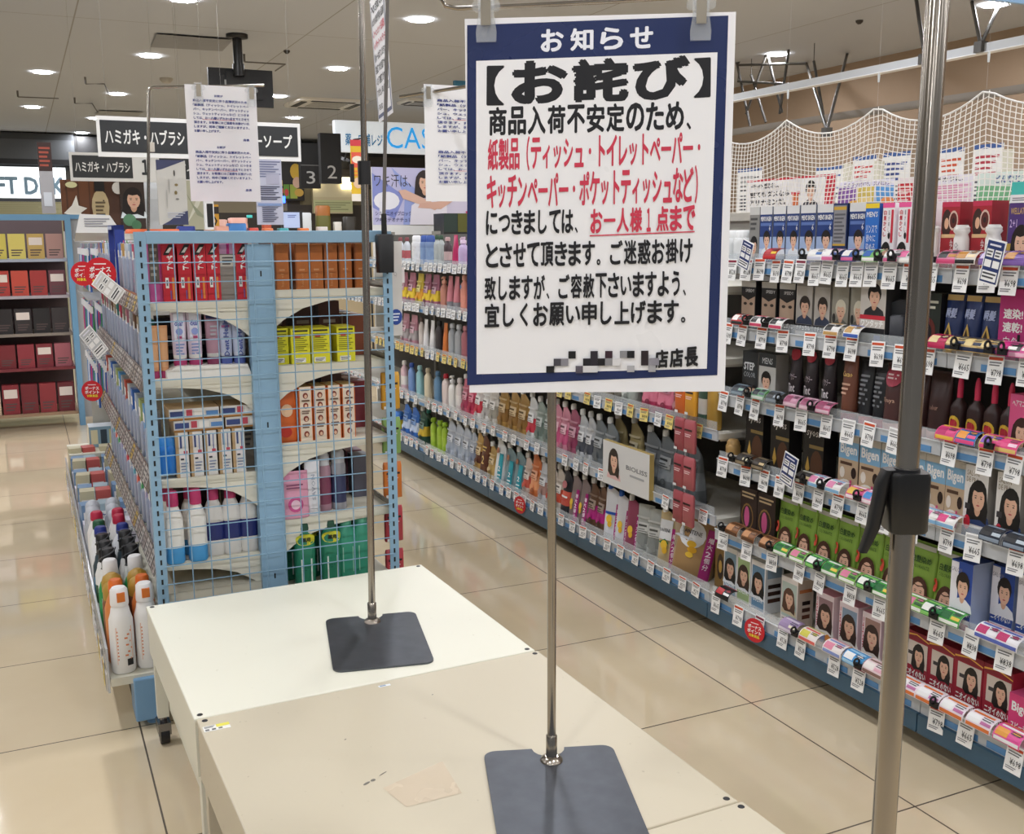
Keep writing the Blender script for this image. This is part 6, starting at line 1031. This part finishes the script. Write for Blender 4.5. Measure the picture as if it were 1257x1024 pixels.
# yellow banner on a pole
ysign(432, 446, 172, 247, 9.6, [('r',0,0,1,.12,'eeeae2'), ('r',0,.9,1,1,'d8404a'), ('r',.05,.55,.95,.8,'e8604a'), ('e',.5,.68,.4,.06,'f8f0e0'), ('e',.5,.3,.35,.09,'e8c8a8'), ('lines',.1,.4,.9,.52,2,'f08a3a')], 'hanging_banner', 'narrow yellow and red vertical banner by the tills', 'banner', 'e8c02e', t=.004, wires=False)
b = MB(); A = onY(450, 172, 9.65); Bz = onY(453, 280, 9.65); b.tube([(A.x-.13, 9.65, A.z), (A.x, 9.65, A.z+.02)], .008, '2a2a2a'); b.tube([(A.x, 9.65, A.z+.03), (A.x+.01, 9.65, 0)], .01, '2a2a2a'); tag(b.build('banner_pole'), 'dark pole carrying the narrow yellow banner', 'pole')
# armpit poster with a woman
ysign(458, 585, 208, 276, 7.3, [('r',0,0,.5,1,'c4c2e4'), ('r',.5,0,1,1,'d2cce0'), ('p',[(0,.9),(.3,.5),(.2,.1),(0,.3)],'8a94d4'), ('p',[(.18,1),(.45,.55),(.4,0),(.28,0),(.3,.5)],'9aa8e0'), ('t','ワキ汗は、',.02,.66,.36,.88,'3a3446',.0,2), ('e',.13,.42,.12,.16,'eeeef6'), ('r',.06,.1,.11,.4,'e8e8f2'), ('t','シミ・ニオイブロック',.02,.16,.36,.24,'4a4a7a',.01), ('t','ワキにデオナチュレ',.02,.05,.36,.13,'4a4a7a',.01),
    ('p',[(.34,0),(.70,0),(.70,.34),(.60,.42),(.42,.42),(.36,.34)],'ebe6ee'), ('face',.49,.72,.56,'2c1f1c',1,None), ('p',[(.24,.60),(.30,.62),(.56,.40),(.62,.30),(.58,.26),(.50,.32),(.28,.46)],'e0b8a4'), ('p',[(.80,.62),(.64,.42),(.44,.38),(.42,.30),(.64,.28),(.82,.5)],'dcb09c'), ('p',[(.88,.24),(1,.3),(1,.14),(.9,.16)],'c02a5a')], 'wall_poster', 'lavender poster of a woman with crossed arms', 'poster', floor=True)
ysign(545, 575, 262, 285, 6.9, [('r',.0,.0,.55,1,'2a3a34'), ('r',.56,0,.98,1,'5a5a24')], 'crate', 'dark green and olive crate on the far shelving', 'crate', '1c1f1e', t=.2, floor=True)

# ================================================================== far shops and tills
def plain(nm, x0, x1, y0, y1, Y, col, lab, cat, t=.3, arts=(), **k): return ysign(x0, x1, y0, y1, Y, arts, nm, lab, cat, col, t=t, **k)
b = MB()
A = onY(-200, 262, 18.5); C = onY(420, 190, 18.5)
b.box(A.x, C.x, 18.9, 19.0, 0, C.z, '4b4640/r70'); b.box(A.x, C.x, 18.85, 18.9, C.z-.35, C.z+.2, '1a1a1b'); struct('wall_far', b)
plain('shop_sign', -40, 80, 206, 247, 18.7, 'f4fafc/e1.6', 'bright white shop sign with blue lettering, far corner', 'sign', .1, [('t','OFT DRK',.12,.2,.98,.72,'8fb0c8',.03,2), ('r',0,0,1,.1,'4a4e54')])
plain('shutter', -40, 80, 248, 268, 18.7, 'b8b48c', 'pale green slatted counter front below bright sign', 'shutter', .1, [('lines',0,.0,1,1,8,'a8a47e')], floor=True)
plain('dark_fascia', -60, 90, 165, 200, 18.72, '55585b', 'grey metal fascia above the bright shop sign', 'fascia', .1, [('r',0,0,1,.18,'17181a'), ('r',0,.8,1,1,'3a3c3e')])
plain('hanging_tag_strip', 52, 62, 175, 262, 8.8, 'a8a6a8', 'greyish hanging strip of leaflets at the far shop', 'banner', .01, [('r',0,.6,1,1,'3a2420'), ('r',.2,.1,.8,.3,'cfd4da'), ('lines',.1,.65,.9,.95,5,'a04a38')])
plain('menu_board', 330, 372, 197, 246, 18.08, '191412', 'dark menu board with colourful food pictures', 'menu board', .08, [('e',.2,.62,.14,.18,'e0b8a0'), ('e',.2,.8,.1,.1,'c04030'), ('r',.04,.36,.4,.5,'e8c040'), ('e',.25,.24,.2,.1,'c8502a'), ('r',.42,.05,.58,.4,'6aa03a'), ('r',.6,.05,.8,.4,'a8b848'), ('e',.78,.72,.16,.2,'e8c040'), ('e',.8,.45,.12,.14,'e8c0a8'), ('e',.85,.2,.13,.1,'d8b050'), ('e',.5,.2,.06,.09,'d85040')])
plain('menu_board', 385, 432, 226, 262, 18.08, 'cfc4a0', 'cream wall panel lit behind the tills', 'panel', .1, [('r',0,.55,1,1,'d8cfae'), ('r',0,.05,1,.45,'c8cc9c'), ('lines',.05,.1,.95,.4,4,'9aa078')])
for k, (x0, x1, y0, y1) in enumerate(((382, 394, 218, 224), (384, 392, 226, 231), (418, 436, 218, 225), (420, 438, 227, 232), (322, 327, 215, 226), (497, 502, 170, 176))):
    plain('shop_light', x0, x1, y0, y1, 18.02, 'fff2d0/e5', ['flat glowing strip light left of second lane column','lower glowing strip light beside second lane column','flat glowing strip light beside the yellow banner','lower glowing strip light by yellow banner','small upright glowing light near food pictures','tiny glowing light near blue lettered box'][k].replace('left of','over edge of'), 'light', .05)
plain('dark_backdrop', 255, 560, 186, 282, 18.2, '39332c', 'dim brown interior wall of the far food shop', 'wall panel', .1, [('r',0,.9,1,1,'1b1a1a'), ('r',0,.55,1,.6,'57503f'), ('r',.35,.3,.8,.5,'6a6248'), ('r',0,.2,.3,.5,'8a806a'), ('lines',.0,.62,.6,.88,7,'241f1b')], floor=True)
b = MB(); A = onY(382, 222, 15); 
for k, (px, py) in enumerate(((386, 212), (421, 205))):
    c = onY(px, py, 15.0); b = MB(); b.loft([(0,.06,.06,2),(.12,.08,.08,2)], '2a2a2a', n=14); b.loft([(-.001,.055,.055,2),(-.004,.05,.05,2)], 'fff0d8/e8' if k == 0 else '2a2a2a', n=14); b.tube([(0,0,.12),(0,0,.3)], .012, '2a2a2a'); o = b.build('spot_lamp'); o.location = c; o.rotation_euler = (.5, 0, .3); tag(o, ['lit spot lamp between the numbered columns','dark spot lamp beside second lane column'][k], 'lamp')
# counter with register, jar and boxes
plain('till_counter', 262, 460, 283, 330, 11.5, 'b8a888', 'long beige till counter behind the mesh rack', 'counter', .6, floor=True)
plain('till_monitor', 346, 371, 259, 281, 11.2, '2a2c30', 'till monitor with pale lit screen', 'monitor', .05, [('r',.1,.06,.86,.92,'a9b8dc/e0.5'), ('lines',.3,.6,.7,.8,2,'6a80b8')])
for k, (px, col, w, h, z) in enumerate(((386,'dfe6ea',.11,.20,0), (407,'8a5a2a',.16,.28,0), (425,'e8e4dc',.09,.1,0), (440,'3a3630',.14,.16,0), (336,'c85a3a',.1,.14,0), (272,'d8a898',.24,.12,0), (300,'e8b0a0',.2,.14,0), (315,'3ad0c8',.06,.03,.14))):
    c = onY(px, 283, 11.4); b = MB(); b.loft([(0,w/2,w/2.4,5),(h*.55,w/2,w/2.4,5),(h*.6,w/2*.97,w/2.6,5),(h*.95,w/2,w/2.4,5),(h,w/2*.8,w/3,4)], [col, col, 'c88a44' if k == 1 else col, col] if k != 1 else ['6a6a30','6a6a30','a8682c','a8682c'], n=16); o = b.build('counter_item'); o.location = (c.x, 11.75, c.z+z); o.name = ['spotted_dispenser','brown_jar','paper_roll','card_reader','charity_box','leaflet_tray','snack_box','display_lamp'][k]
    tag(o, ['white spotted dispenser on the till counter','brown and olive jar on the till counter','cream paper roll on the till counter','dark card reader on the till counter','orange box behind the price list','pale pink leaflet tray on the counter','peach snack box on the counter','turquoise glowing unit behind double notice'][k], ['dispenser','jar','roll','card reader','box','tray','box','unit'][k])
plain('blue_lamp', 343, 350, 241, 249, 18.0, '3a6af0/e6', 'small blue glowing lamp near food pictures', 'lamp', .05); plain('display_board', 259, 268, 251, 280, 10.5, 'd8a030', 'yellow and black standing board under double notice', 'board', .02, [('t','0',.2,.1,.8,.5,'141414',.03), ('r',.0,.6,1,.9,'2a2018')], floor=True)

# ================================================================== display unit at the far left of the picture
Y0 = 7.9; xr = onY(105, 400, Y0).x; xl = onY(78, 400, Y0-.02).x
E = empty('gondola_rack', (-.3, 8.3, 0), 0, 'distant shop rack with blue edge and grey side panel', 'shelf rack'); eo = -E.location
b = MB(); b.box(.33, .56, 7.92, 7.94, .05, 1.46, 'a9a8a8/r70'); b.build('side_panel', E).location = eo
b = MB(); b.box(.292, .33, 7.86, 7.94, 0, 1.47, '6d9cc0/r40'); b.box(-1.2, .292, 7.86, 7.94, 1.43, 1.47, '6d9cc0/r40'); b.box(.33, .56, 7.90, 7.94, 1.44, 1.47, '6d9cc0/r40'); b.build('blue_frame', E).location = eo
b = MB(); b.box(-1.2, .29, 8.32, 8.34, .05, 1.45, '6a5a5c/r70'); b.build('back_panel', E).location = eo
for i, z in enumerate((.10, .42, .66, .92, 1.17)):
    b = MB(); b.box(-1.2, .29, 7.90, 8.32, z-.02, z, ['a88a70','7a3038','8a8078','b0a8b0','a8b0c0'][i]); b.build('shelf', E).location = eo
PC = [['8c2f38','7a2a32','93353c','6e2830','8c3a40','a04048','7c2c34','d0b8a0'], ['7a2830','963842','84303a','a8606a','c8a898','9a4048','84303a','cbb8a6'], ['2a2628','332e30','242224','3a3436','8a5058','c8b090','463c40','dcd0c0'], ['b8403a','c85040','a83a38','704048','c8c0d8','d8d4e8','8a8098','e0dcec'], ['d8c860','e0d070','c8a860','b89088','8a5048','c03a30','a8b0c8','b0c8e0']]
cn = ['dark red', 'crimson', 'charcoal', 'scarlet', 'yellow and pale']
for i, z in enumerate((.10, .42, .66, .92, 1.17)):
    for k in range(12):
        c = PC[i][k % 8]; h = [.24,.19,.2,.2,.2][i]*(.85+.03*((k*5) % 5)); kk = ('far', c, round(h, 3))
        if kk not in PB: PB[kk] = p_box('packaged_goods_box', .105, .08, h, c, f'{cn[i]} carton', art=[('r',.1,.55,.9,.85,'e8dcd4' if (k+i) % 3 == 0 else c), ('lines',.15,.1,.85,.4,3,'5a4a4a')])
        put(PB[kk], (-1.08+.118*k, 7.93, z+.0005), 0, (f'on the distant blue edged rack, {["bottom","fourth","third","second","top"][i]} shelf', f'from outer side, {["bottom","fourth","third","second","top"][i]} shelf of distant blue edged rack', 1), axis='x')
finish_labels()

for o_ in bpy.data.objects:
    if 'label' in o_ and len(o_['label'].replace('-', ' ').split()) > 14: print('LONG', o_.name, o_['label'])
# ================================================================== light
w = bpy.data.worlds.new('store_ambience'); SC.world = w; w.use_nodes = True; bg = w.node_tree.nodes['Background']; bg.inputs[0].default_value = (.93, .96, 1, 1); bg.inputs[1].default_value = WORLD
SC.view_settings.view_transform = 'Standard'; SC.view_settings.look = 'None'; SC.view_settings.gamma = 1; SC.view_settings.exposure = EXPO
SC.cycles.use_denoising = True; SC.cycles.max_bounces = 6; SC.cycles.sample_clamp_indirect = 6
